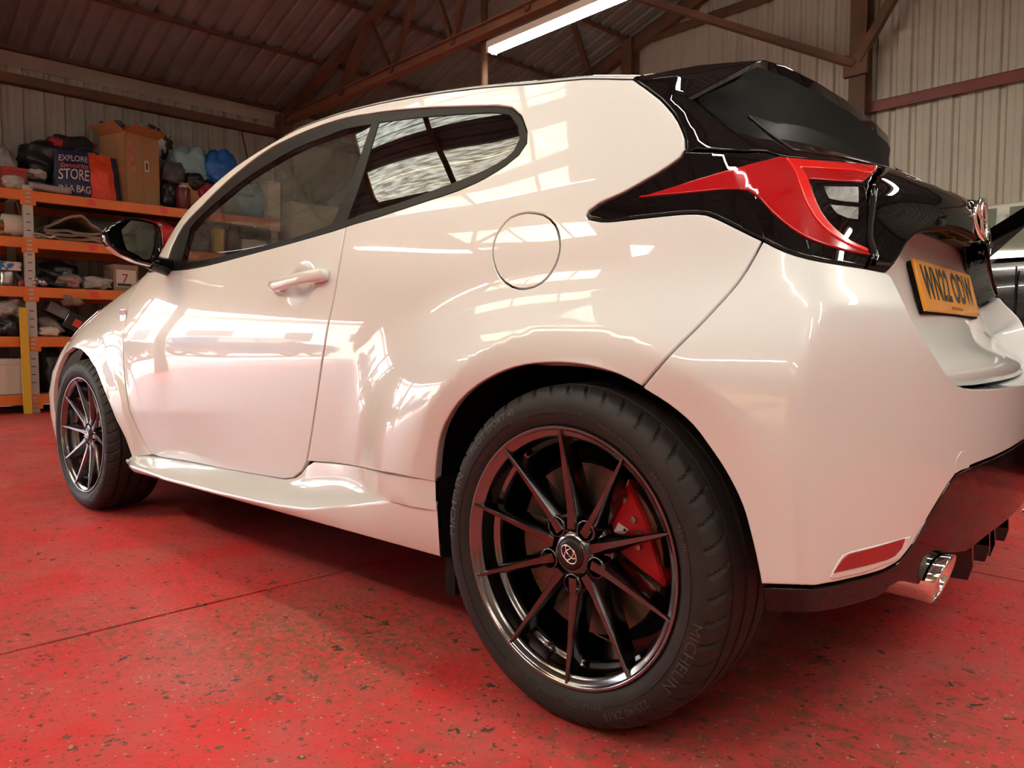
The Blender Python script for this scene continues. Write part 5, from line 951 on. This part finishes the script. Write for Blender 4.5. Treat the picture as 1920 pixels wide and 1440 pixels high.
ITEMS = [
 ('clear_plastic_bag', 'crumpled clear plastic bag at the far end of the top shelf', 'plastic bag', 'blob', 'clear', (-0.577, -0.257, 2.240, 2.618), -7.9, 0.4),
 ('parts_carton', 'small red and white parts carton on the top shelf', 'box', 'boxy', 'redbox', (-0.441, -0.236, 2.225, 2.357), -7.62, 0.16),
 ('bubble_wrap', 'roll of bubble wrap lying in front of the red carton', 'packaging', 'blob', 'wrap', (-0.446, -0.266, 2.167, 2.278), -7.52, 0.12),
 ('folded_sheet', 'folded white cloth between red carton and foam tubes', 'cloth', 'blob', 'cloth', (-0.251, -0.039, 2.286, 2.391), -7.7, 0.25),
 ('foam_tube', 'bundle of grey foam tubes on the top shelf edge', 'foam', 'tubes', 'foam', (-0.238, 0.112, 2.182, 2.296), -7.55, 0.2),
 ('black_coat', 'heap of black coats behind the navy shopping bag', 'clothes', 'blob', 'black', (-0.260, 0.415, 2.352, 2.746), -8.0, 0.4),
 ('dark_jacket', 'black jacket with a red collar on top of the black coats', 'clothes', 'blob', 'blackred', (0.000, 0.483, 2.642, 2.842), -8.0, 0.3),
 ('navy_store_bag', 'large navy and orange shopping bag on the top shelf edge', 'shopping bag', 'bag', 'navy', (-0.014, 0.606, 2.119, 2.614), -7.6, 0.2),
 ('navy_bag', 'navy shopping bag with orange side behind the cardboard box', 'shopping bag', 'bag', 'navy2', (0.587, 0.991, 2.730, 3.126), -8.24, 0.16),
 ('cardboard_box', 'tall plain cardboard box with open top', 'box', 'carton', 'card', (0.420, 1.107, 2.148, 2.935), -7.8, 0.42),
 ('patterned_bag', 'black and white patterned bag behind the cardboard box', 'shopping bag', 'blob', 'pattern', (0.911, 1.353, 2.779, 3.180), -8.2, 0.2),
 ('grey_cushion', 'round grey cushion next to the cardboard box', 'cushion', 'blob', 'grey', (1.070, 1.324, 2.444, 2.691), -7.75, 0.22),
 ('black_sack', 'small black sack under the round grey cushion', 'bag', 'blob', 'black', (1.035, 1.212, 2.178, 2.459), -7.68, 0.2),
 ('maroon_jar', 'maroon spray can in front of small brown carton', 'spray can', 'can', 'maroon', (1.157, 1.306, 2.176, 2.410), -7.56, 0.1),
 ('small_carton', 'small brown carton wrapped in film behind the maroon can', 'box', 'boxy', 'card', (1.243, 1.540, 2.216, 2.456), -7.72, 0.2),
 ('pale_blue_bag', 'pale blue and yellow carrier bag on the top shelf', 'shopping bag', 'blob', 'paleblue', (1.179, 1.620, 2.511, 2.909), -7.85, 0.32),
 ('black_bin_liner', 'crumpled black bin liner beneath the pale blue bag', 'bag', 'blob', 'black', (1.292, 1.535, 2.384, 2.593), -7.7, 0.25),
 ('blue_bag', 'bright blue carrier bag with orange and white print', 'shopping bag', 'blob', 'blue', (1.540, 1.940, 2.491, 2.923), -7.8, 0.3),
 ('red_pouch', 'dark red pouch under the bright blue bag', 'pouch', 'blob', 'red', (1.416, 1.728, 2.205, 2.489), -7.65, 0.2),
 ('turquoise_bag', 'turquoise sack on the top shelf seen through the window', 'bag', 'blob', 'teal', (1.875, 2.255, 2.163, 2.606), -7.75, 0.3),
 ('white_carton', 'narrow white carton against the shelf end seen through the window', 'box', 'boxy', 'white', (2.212, 2.364, 2.164, 2.605), -7.65, 0.25),
 ('brown_parcel', 'brown parcel in shiny film on the second shelf', 'parcel', 'blob', 'parcel', (-0.594, -0.296, 1.665, 1.858), -7.62, 0.26),
 ('white_roll', 'white paper roll lying on the brown parcel', 'paper roll', 'can', 'white', (-0.449, -0.280, 1.803, 1.915), -7.6, 0.12),
 ('grey_mat', 'stack of folded grey-beige floor mats', 'floor mats', 'mats', 'mat', (-0.154, 0.519, 1.665, 2.001), -7.7, 0.5),
 ('cable_coil', 'tangle of thin cable hanging by the mats', 'cable', 'tubes', 'wrap', (-0.238, -0.043, 1.620, 1.811), -7.5, 0.1),
 ('red_teal_bag', 'red and turquoise carrier bag behind the door mirror', 'shopping bag', 'blob', 'redteal', (0.754, 1.177, 1.658, 2.105), -7.7, 0.3),
 ('tin_can', 'grey tin on the second shelf seen through the window', 'tin', 'can', 'grey', (1.296, 1.541, 1.589, 1.841), -7.65, 0.15),
 ('tape_stack', 'yellow tape stack on the second shelf seen through the window', 'tape', 'boxy', 'yellow', (1.565, 1.671, 1.642, 1.976), -7.6, 0.1),
 ('dark_jar', 'dark brown jar seen through the window', 'jar', 'can', 'brown', (1.734, 1.882, 1.679, 2.044), -7.65, 0.12),
 ('white_tub', 'low white tub next to the dark jar', 'tub', 'boxy', 'white', (1.909, 2.191, 1.714, 1.892), -7.7, 0.25),
 ('blue_carton', 'blue and white carton over two stacked tins', 'box', 'boxy', 'bluewhite', (-0.557, -0.339, 1.372, 1.454), -7.65, 0.3),
 ('paint_tin', 'steel paint tin, upper of two stacked under the blue carton', 'tin', 'can', 'steel', (-0.483, -0.358, 1.284, 1.396), -7.6, 0.2),
 ('paint_tin', 'steel paint tin, lower of two stacked under the blue carton', 'tin', 'can', 'steel', (-0.487, -0.362, 1.166, 1.284), -7.6, 0.2),
 ('red_can', 'small red can beside the steel upright', 'can', 'can', 'red', (-0.349, -0.280, 1.173, 1.275), -7.52, 0.08),
 ('black_bundle', 'bundle of black bin bags on the third shelf', 'bags', 'blob', 'black', (-0.164, 0.277, 1.273, 1.509), -7.9, 0.4),
 ('bumper_trim', 'curved black trim strip lying on the third shelf', 'car trim', 'tubes', 'black', (-0.226, 0.047, 1.158, 1.378), -7.55, 0.2),
 ('pink_bag', 'crumpled pinkish clear bag of parts', 'plastic bag', 'blob', 'pink', (-0.019, 0.210, 1.179, 1.367), -7.6, 0.25),
 ('clear_parts_bag', 'clear bag with a blue label next to the pinkish bag', 'plastic bag', 'blob', 'clear', (0.195, 0.509, 1.179, 1.366), -7.6, 0.25),
 ('labelled_carton', 'brown carton with a printed white label', 'box', 'boxy', 'label', (0.475, 0.725, 1.339, 1.496), -7.65, 0.25),
 ('orange_block', 'orange block under the labelled carton', 'block', 'boxy', 'orange', (0.507, 0.668, 1.192, 1.338), -7.65, 0.15),
 ('film_wrapped_part', 'large part wrapped in clear film on the fourth shelf', 'parcel', 'blob', 'clear', (-0.565, -0.261, 0.892, 1.130), -7.7, 0.35),
 ('dark_bin_bag', 'dark grey bin bag under the film-wrapped part', 'bag', 'blob', 'black', (-0.537, -0.276, 0.695, 0.943), -7.65, 0.35),
 ('grey_case', 'grey plastic case lying tilted on the fourth shelf', 'case', 'tilt', 'greycase', (-0.113, 0.070, 0.920, 1.091), -7.65, 0.2),
 ('black_case', 'black plastic case with orange label, tilted', 'case', 'tilt', 'black', (0.015, 0.212, 0.847, 1.020), -7.65, 0.2),
 ('brown_hose', 'beige curved hose end on the fourth shelf', 'hose', 'tubes', 'mat', (-0.178, -0.006, 0.790, 0.987), -7.62, 0.15),
 ('black_parts', 'heap of black plastic car parts', 'car parts', 'blob', 'black', (0.033, 0.285, 0.694, 0.916), -7.8, 0.3),
 ('white_rag', 'white rag hanging over the fourth beam', 'rag', 'blob', 'white', (-0.210, -0.014, 0.684, 0.842), -7.52, 0.15),
 ('chrome_trim', 'short chrome trim piece at the front of the third shelf', 'car trim', 'tubes', 'steel', (-0.242, -0.130, 1.214, 1.359), -7.5, 0.08),
 ('brown_strap', 'beige strap trailing over the fourth beam', 'strap', 'tubes', 'mat', (0.025, 0.172, 1.042, 1.202), -7.5, 0.06),
 ('clear_cover', 'crumpled clear dust cover on the bottom shelf behind the black sack', 'plastic bag', 'blob', 'clear', (-0.172, 0.075, 0.416, 0.650), -8.0, 0.3),
 ('dark_crate', 'black plastic crate at the back of the second shelf', 'crate', 'boxy', 'black', (0.332, 0.874, 1.796, 2.012), -8.1, 0.35),
 ('white_box', 'large white cardboard box on the bottom shelf', 'box', 'boxy', 'white', (-0.667, -0.316, 0.147, 0.528), -7.75, 0.45),
 ('black_sack_heap', 'black sack in clear film on the bottom shelf', 'bag', 'blob', 'black', (-0.183, 0.058, 0.125, 0.613), -7.75, 0.35),
]

# ================================================================ pallet racking and what lies on it (shed axes)
ORANGE = mat('orange_beam', (.76, .185, .018), rough=.45, var=((.62, .14, .015), 5., .4, .8))
GALV = mat('grey_upright', (.46, .43, .38), rough=.45, metal=.3)
CHIP = mat('chipboard', (.17, .12, .08), rough=.85)
SLOT = mat('dark_slot', (.02, .02, .02), rough=.9)
TAGM = mat('red_price_tag', (.75, .06, .05), rough=.5)
XS0, XS1 = -7.46, -8.36
DECK = [.13, .69, 1.17, 1.64, 2.09]
rack = empty('pallet_rack', sh(XS0, .98, 0)); rack.rotation_euler = SHROT; tag(rack, 'orange and grey steel shelving rack against the left wall', 'shelving')
def rk(p): return (p[0]-XS0, p[1]-.98, p[2])
UP = [-2.76, -.26, 2.24]
for y in UP:
    for x in (XS0-.02, XS1+.02):
        b = MB(); w_, d = .085, .06
        b.box(rk((x-d/2, y-w_/2, 0)), rk((x+d/2-.004, y+w_/2, 2.19))); up = b.build('upright', GALV, rack, bevel=.004)
        for k in range(28):
            z = .06+k*.077
            if any(abs(z-dz) < .11 for dz in DECK): continue
            b = MB(); b.box(rk((x+d/2-.006, y-.018, z)), rk((x+d/2-.0025, y+.018, z+.008))); b.build('slot', SLOT, rack)
    for dz in DECK:
        b = MB(); b.box(rk((XS0+.008, y-.065, dz-.09)), rk((XS0+.016, y+.065, dz+.05))); b.box(rk((XS0+.012, y-.03, dz-.085)), rk((XS0+.0165, y+.03, dz+.045))); b.build('beam_connector', ORANGE, rack)
        for k in range(3):
            b = MB(); b.box(rk((XS0+.016, y-.022, dz-.07+k*.04)), rk((XS0+.019, y+.022, dz-.052+k*.04))); b.build('connector_hook', GALV, rack)
    b = MB()
    for k in range(4): b.bar(rk((XS0-.03, y, .2+.5*k)), rk((XS1+.03, y, .2+.5*(k+1 if k % 2 else k+.0)+.25)), .02, .03)
    b.build('cross_brace', GALV, rack)
for a, c in zip(UP[:-1], UP[1:]):
    for dz in DECK:
        for x in (XS0, XS1):
            b = MB(); b.box(rk((x-.04, a+.045, dz-.05)), rk((x+.006, c-.045, dz+.05))); bm_ = b.build('beam', ORANGE, rack, bevel=.006)
        b = MB(); b.box(rk((XS1+.02, a+.05, dz+.036)), rk((XS0-.045, c-.05, dz+.052))); b.build('deck', CHIP, rack)
        for t in (.22, .5, .8):
            y = a+(c-a)*t; b = MB(); b.box(rk((XS0+.006, y-.035, dz-.03)), rk((XS0+.008, y+.035, dz+.03))); b.build('price_tag', TAGM, rack)
from mathutils import noise as mnoise
IM = dict(
 clear=mat('clear_film', (.42, .40, .36), rough=.22, coat=.5, var=((.22, .20, .18), 14, .4, .7)), redbox=mat('red_carton', (.36, .025, .02), rough=.5, var=((.62, .58, .52), 9, .60, .63)),
 wrap=mat('grey_wrap', (.38, .35, .31), rough=.4, var=((.52, .50, .46), 20, .4, .7)), cloth=mat('off_white_cloth', (.50, .46, .40), rough=.9, var=((.2, .18, .16), 12, .55, .7)), foam=mat('grey_foam', (.33, .31, .28), rough=.8),
 black=mat('black_plastic_sheet', (.013, .012, .013), rough=.38, coat=.2), blackred=mat('black_and_red_cloth', (.014, .013, .015), rough=.8, var=((.45, .02, .03), 3.2, .58, .60)),
 navy=mat('navy_bag', (.016, .018, .06), rough=.55), navy2=mat('navy_bag_faded', (.018, .02, .062), rough=.55), orangebag=mat('orange_bag_panel', (.72, .065, .018), rough=.5), pinkprint=mat('pink_print', (.75, .10, .16), rough=.5), creamprint=mat('cream_print', (.72, .62, .55), rough=.5),
 card=mat('cardboard', (.42, .235, .105), rough=.8, var=((.36, .19, .08), 3., .35, .75)), pattern=mat('black_white_print', (.60, .57, .52), rough=.6, var=((.02, .02, .02), 7.5, .50, .53)),
 grey=mat('dark_grey_plush', (.075, .07, .068), rough=.7, var=((.13, .12, .115), 18, .4, .7)), maroon=mat('maroon_can', (.13, .015, .02), rough=.3), paleblue=mat('pale_blue_bag', (.28, .47, .50), rough=.45, var=((.72, .52, .05), 5.0, .60, .63)),
 blue=mat('bright_blue_bag', (.015, .14, .50), rough=.35, var=((.75, .35, .10), 6., .64, .67)), red=mat('dark_red_cloth', (.30, .015, .025), rough=.5), teal=mat('turquoise_sack', (.06, .33, .44), rough=.6, var=((.03, .20, .28), 8, .4, .7)),
 white=mat('off_white_card', (.66, .60, .50), rough=.7), parcel=mat('brown_film_parcel', (.27, .12, .05), rough=.3, coat=.4), mat=mat('grey_beige_mat', (.27, .22, .16), rough=.8, var=((.16, .13, .10), 6, .4, .7)),
 redteal=mat('red_turquoise_print', (.66, .04, .055), rough=.45, var=((.25, .55, .50), 5., .54, .56)), yellow=mat('yellow_paint', (.70, .42, .02), rough=.5), brown=mat('brown_glass', (.08, .035, .025), rough=.2),
 bluewhite=mat('blue_white_print', (.70, .66, .60), rough=.5, var=((.02, .18, .42), 6., .52, .54)), steel=mat('tin_steel', (.45, .43, .42), rough=.3, metal=.9), pink=mat('pinkish_film', (.42, .27, .23), rough=.3, coat=.4, var=((.25, .15, .13), 12, .4, .7)),
 label=mat('brown_labelled', (.30, .20, .14), rough=.7), orange=ORANGE, greycase=mat('grey_case', (.14, .14, .145), rough=.4))
DT = [d+.053 for d in DECK]
def snap(z0, z1):
    for d in DT:
        if abs(z0-d) < .13:
            nx = [q for q in DECK if q > d+.1]
            return d, min(max(z1, d+.04), nx[0]-.06 if nx else 9.)
    return z0, z1
def blob(name, mt, sx, sy, sz, seed, sub=4, rough=.16, power=3.0):
    bm = bmesh.new(); bmesh.ops.create_icosphere(bm, subdivisions=sub, radius=1)
    for v in bm.verts:
        p = v.co.normalized(); k = (abs(p.x)**power+abs(p.y)**power+abs(p.z)**power)**(-1/power); p = p*k
        q = p+Vector((seed*3.1, seed*1.7, seed*2.3)); s = mnoise.noise(q*1.6)*rough*1.5+mnoise.noise(q*3.7)*rough*.8+(.4-abs(mnoise.noise(q*5.2)))*rough*.8+(.4-abs(mnoise.noise(q*10.5)))*rough*.45
        p = p*(1+s-.04); v.co = Vector((p.x*sx, p.y*sy, max(-1., p.z)*sz+sz))
    lo = min(v.co.z for v in bm.verts)
    for v in bm.verts: v.co.z -= lo
    me = bpy.data.meshes.new(name); bm.to_mesh(me); bm.free(); me.polygons.foreach_set('use_smooth', [True]*len(me.polygons)); me.materials.append(mt)
    return bpy.data.objects.new(name, me)
def wrapped_text(name, txt, size, mt, parent, f, ox, oz, spacing=1., shear=0., wmax=None):
    V, F = text_mesh(txt, size, spacing=spacing, shear=shear); ww = max(v[0] for v in V)-min(v[0] for v in V); k = min(1., wmax/ww) if wmax else 1.
    return mesh(name, [f(ox+v[0]*k, oz+v[1]) for v in V], F, mt, parent, smooth=False)
for i, (nm, lb, ct, shp, mk, (y0, y1, z0, z1), xc, th) in enumerate(ITEMS):
    z0, z1 = snap(z0, z1); yc, w_, h = (y0+y1)/2, y1-y0, z1-z0; loc = sh(xc, yc, z0); m = IM[mk]
    if shp == 'blob':
        o = blob(nm, m, th/2*.9, w_/2*.92, h/2*.96, i+1); COL.objects.link(o); o.location = loc; o.rotation_euler = SHROT
    elif shp in ('boxy', 'tilt'):
        o = empty(nm, loc); o.rotation_euler = (math.radians(-28) if shp == 'tilt' else 0, 0, SA+random.uniform(-.15, .15))
        if shp == 'tilt': h *= .62; o.location = loc+Vector((0, -w_*.15, h*.35))
        b = MB(); b.box((-th/2, -w_/2, 0), (th/2, w_/2, h*.86)); b.build('body', m, o, bevel=.006)
        b = MB(); b.box((-th/2-.003, -w_/2-.003, h*.82), (th/2+.003, w_/2+.003, h)); b.build('lid', m, o, bevel=.004)
        if mk == 'label':
            b = MB(); b.box((th/2, -w_*.40, h*.15), (th/2+.0035, w_*.40, h*.80)); b.build('label_sheet', IM['white'], o)
            V, F = text_mesh('7', h*.5); mesh('label_print', [(th/2+.004, v[0]-w_*.05, v[1]+h*.45) for v in V], F, IM['red'], o, smooth=False)
            b = MB(); b.box((th/2+.0035, -w_*.36, h*.18), (th/2+.004, w_*.2, h*.28)); b.build('label_bar', IM['black'], o)
        if nm == 'black_case':
            b = MB(); b.box((th/2, -.02, h*.3), (th/2+.003, .05, h*.75)); b.build('label_sheet', IM['orangebag'], o)
    elif shp == 'can':
        o = empty(nm, loc); r = min(w_, th*1.5)/2; r = max(r, w_/2*.8); lying = nm == 'white_roll'
        if lying:
            o.location = loc+Vector((0, 0, h/2)); b = MB(); b.lathe([(.0003, -w_/2), (h/2-.004, -w_/2), (h/2, -w_/2+.006), (h/2, w_/2-.006), (h/2-.004, w_/2), (h*.15, w_/2), (h*.15, -w_/2+.01)], 20, 'y'); b.build('roll', m, o, smooth=True, sharp=50)
        else:
            b = MB(); b.lathe([(.0003, 0), (r-.004, 0), (r, .005), (r, h*.86), (r*.96, h*.89)], 24, 'z'); b.build('body', m, o, smooth=True, sharp=50)
            b = MB(); q = .55 if nm in ('maroon_jar', 'dark_jar') else .98; b.lathe([(r*q, h*.88), (r*q, h*.985), (r*q-.004, h), (.0003, h)], 24, 'z'); b.build('lid', IM['white'] if nm == 'maroon_jar' else IM['steel'] if mk == 'steel' else m, o, smooth=True, sharp=50)
        o.rotation_euler = SHROT
    elif shp == 'tubes':
        o = empty(nm, loc); o.rotation_euler = SHROT
        for k in range(4):
            r = h*(.10 if mk in ('wrap', 'black') else .26)*random.uniform(.8, 1.1); x = (k-1.5)*th*.28
            pts = [(x+.03*math.sin(s*4+k), -w_/2+w_*s, max(r, r+h*(.25 if mk != 'foam' else .08)*abs(math.sin(s*3+k*1.3))*(1 if k % 2 else .5))) for s in np.linspace(0, 1, 12)]
            b = MB(); b.tube(pts, r, 8); b.build('strand', m, o, smooth=True)
    elif shp == 'mats':
        o = empty(nm, loc); o.rotation_euler = SHROT
        for k in range(4):
            n, q_ = 36, 9; V = []; zz = k*.034; t = .026; top = k == 3
            ww = w_*(1-.04*k)
            for s in np.linspace(-.5, .5, n):
                for x in np.linspace(-.5, .5, q_):
                    rise = ((h-.14)*math.exp(-((s+.05)/.24)**2)*(.75+.25*x) if top else 0.)
                    wav = .012*math.sin(s*13+k*2)+.018*mnoise.noise(Vector((s*9, x*4, k*3.3)))*(1.6 if top else .6)
                    V.append((x*th+.02*math.sin(k*2.1+s*3), s*ww+.02*math.sin(k*1.9), max(zz, zz+rise+wav)+t))
            m2 = len(V); V += [(x, y, z-t) for x, y, z in V]
            G = grid_faces(n, q_); F = G+[tuple(j+m2 for j in g[::-1]) for g in G]
            rim = [j*q_ for j in range(n)]+[(n-1)*q_+j for j in range(1, q_)]+[j*q_+q_-1 for j in range(n-2, -1, -1)]+[j for j in range(q_-2, 0, -1)]
            F += [(rim[j], rim[(j+1) % len(rim)], rim[(j+1) % len(rim)]+m2, rim[j]+m2) for j in range(len(rim))]
            MB().add(V, F).build('mat_layer', m, o, sharp=50)
    elif shp == 'carton':
        o = empty(nm, loc); o.rotation_euler = (0, 0, SA+math.radians(20)); hh = h*.93; a, c = .21, .20; t = .004
        for nm2, p, q in (('side_panel', (a-t, -c, 0), (a, c, hh)), ('side_panel', (-a, -c, 0), (-a+t, c, hh)), ('side_panel', (-a, -c, 0), (a, -c+t, hh)), ('side_panel', (-a, c-t, 0), (a, c, hh)), ('base_panel', (-a, -c, 0), (a, c, t))):
            b = MB(); b.box(p, q); b.build(nm2, m, o)
        b = MB(); M = Matrix.Translation((a, 0, hh)) @ Matrix.Rotation(math.radians(70), 4, 'Y'); b.box((-t, -c, 0), (0, c, .16), M); b.build('flap', m, o)
        b = MB(); M = Matrix.Translation((0, -c, hh)) @ Matrix.Rotation(math.radians(60), 4, 'X'); b.box((-a, 0, 0), (a, t, .15), M); b.build('flap', m, o)
        b = MB(); M = Matrix.Translation((-a, 0, hh)) @ Matrix.Rotation(math.radians(-20), 4, 'Y'); b.box((0, -c, 0), (t, c, .14), M); b.build('flap', m, o)
        b = MB(); b.box((a, .02, hh*.50), (a+.002, .07, hh*.66)); b.build('label_sheet', IM['white'], o)
        b = MB(); b.box((a+.002, .035, hh*.53), (a+.003, .055, hh*.63)); b.build('label_bar', IM['black'], o)
        b = MB(); b.add([(a+.001, -c, hh*.94), (a+.001, -c+.05, hh*.9), (a+.001, -c+.12, hh*.45), (a+.001, -c+.05, hh*.48)], [(0, 1, 2, 3)]); b.build('red_tape', mat('red_tape', (.48, .22, .13), .5, var=((.6, .05, .04), 25, .5, .6)), o)
        b = MB(); b.box((a, -.003, 0), (a+.001, .003, hh)); b.build('seam', IM['mat'], o)
    elif shp == 'bag':
        o = empty(nm, loc); o.rotation_euler = (0, math.radians(-6), SA)
        def face(y, z, side=1, W=w_, H=h, T=th, sd=i):
            s = max(-1, min(1, y/(W/2))); t = max(0, min(1, z/H))
            d = T/2*(1-abs(s)**3.2)**.6*(.55+.55*math.sin(math.pi*min(1, t*.8+.12)))*(1-.55*t**3)
            d += .016*mnoise.noise(Vector((y*9, z*9, sd)))+.007*mnoise.noise(Vector((y*24, z*22, sd+5)))
            return (side*(d+.004), y*(1-.10*t)+.01*mnoise.noise(Vector((z*8, sd, 1))), z+.02*mnoise.noise(Vector((y*6, sd, 2)))*t)
        n, mm = 34, 26
        split = .36*w_ if nm == 'navy_store_bag' else .30*w_
        def patch(name, ya, yb, mt, eps=0.):
            Y = np.linspace(ya, yb, n); Z = np.linspace(0, h, mm); V = [tuple(np.array(face(y, z))+np.array([eps, 0, 0])) for y in Y for z in Z]; nf = len(V)
            V += [face(y, z, -1) for y in Y for z in Z]; F = grid_faces(n, mm)+[tuple(k+nf for k in f[::-1]) for f in grid_faces(n, mm)]
            return mesh(name, V, F, mt, o)
        e0 = w_*.02 if nm == 'navy_store_bag' else w_*.16
        patch('bag_panel', -w_/2, e0, m); patch('orange_panel', e0, w_*.40, IM['orangebag']); patch('bag_side', w_*.40, w_/2, m)
        lines = [('EXPLORE', .10, .80, 'creamprint', 0), ('favourite', .085, .64, 'pinkprint', .3), ('STORE', .165, .43, 'creamprint', 0), ('IN A BAG', .105, .13, 'creamprint', 0)] if nm == 'navy_store_bag' else [('EXPLORE', .115, .62, 'creamprint', 0), ('favourite', .09, .34, 'pinkprint', .3)]
        for txt, sz, zz, mk2, shr in lines:
            wrapped_text('bag_print', txt, sz*h*2.0, IM[mk2], o, lambda y, z: tuple(np.array(face(y, z))+np.array([.011, 0, 0])), -w_*.225 if nm == 'navy_store_bag' else -w_*.16, zz*h, .92, shr, w_*(.44 if nm == 'navy_store_bag' else .5))
        for sd in (1, -1):
            pts = [face(-w_*.2+w_*.4*s, h*.98, sd) for s in (0, 1)]; a_, b_ = Vector(pts[0]), Vector(pts[1])
            b = MB(); b.tube([a_, a_*.7+b_*.3+Vector((0, 0, .05)), a_*.4+b_*.6+Vector((.02, 0, .045)), b_], .008, 6); b.build('bag_handle', m, o, smooth=True)
    tag(o, lb, ct)
# loose tall things by the rack
b = MB(); b.box((-.012, -.035, 0), (.012, .035, 1.02)); o = b.build('spirit_level', IM['yellow'], None, bevel=.004)
o.location = sh(-7.38, -.335, .0); o.rotation_euler = (0, math.radians(-3), SA); tag(o, 'long yellow spirit level leaning upright against the rack', 'spirit level')
pn = empty('tall_white_panel', sh(-7.75, 3.1, 0)); pn.rotation_euler = SHROT; tag(pn, 'large white panel, modelled as a cabinet, past the end of the rack', 'cabinet')  # white panel of unclear kind, given cupboard doors and a plinth
WP = mat('white_enamel', (.62, .62, .54), rough=.35)
b = MB(); b.box((-.45, -.72, .08), (.45, .75, 2.36)); b.build('body', WP, pn, bevel=.02)
for s in (0, 1):
    b = MB(); b.box((.45, -.715+s*.735, .12), (.47, .005+s*.735, 2.32)); d = b.build('door', WP, pn, bevel=.006)
    b = MB(); b.box((.47, -.05+s*.07, 1.05), (.495, -.03+s*.07, 1.30)); b.build('handle', CHROME if 'CHROME' in globals() else GALV, d)
b = MB(); b.box((-.43, -.70, 0), (.43, .73, .08)); b.build('plinth', LINER if 'LINER' in globals() else SLOT, pn)
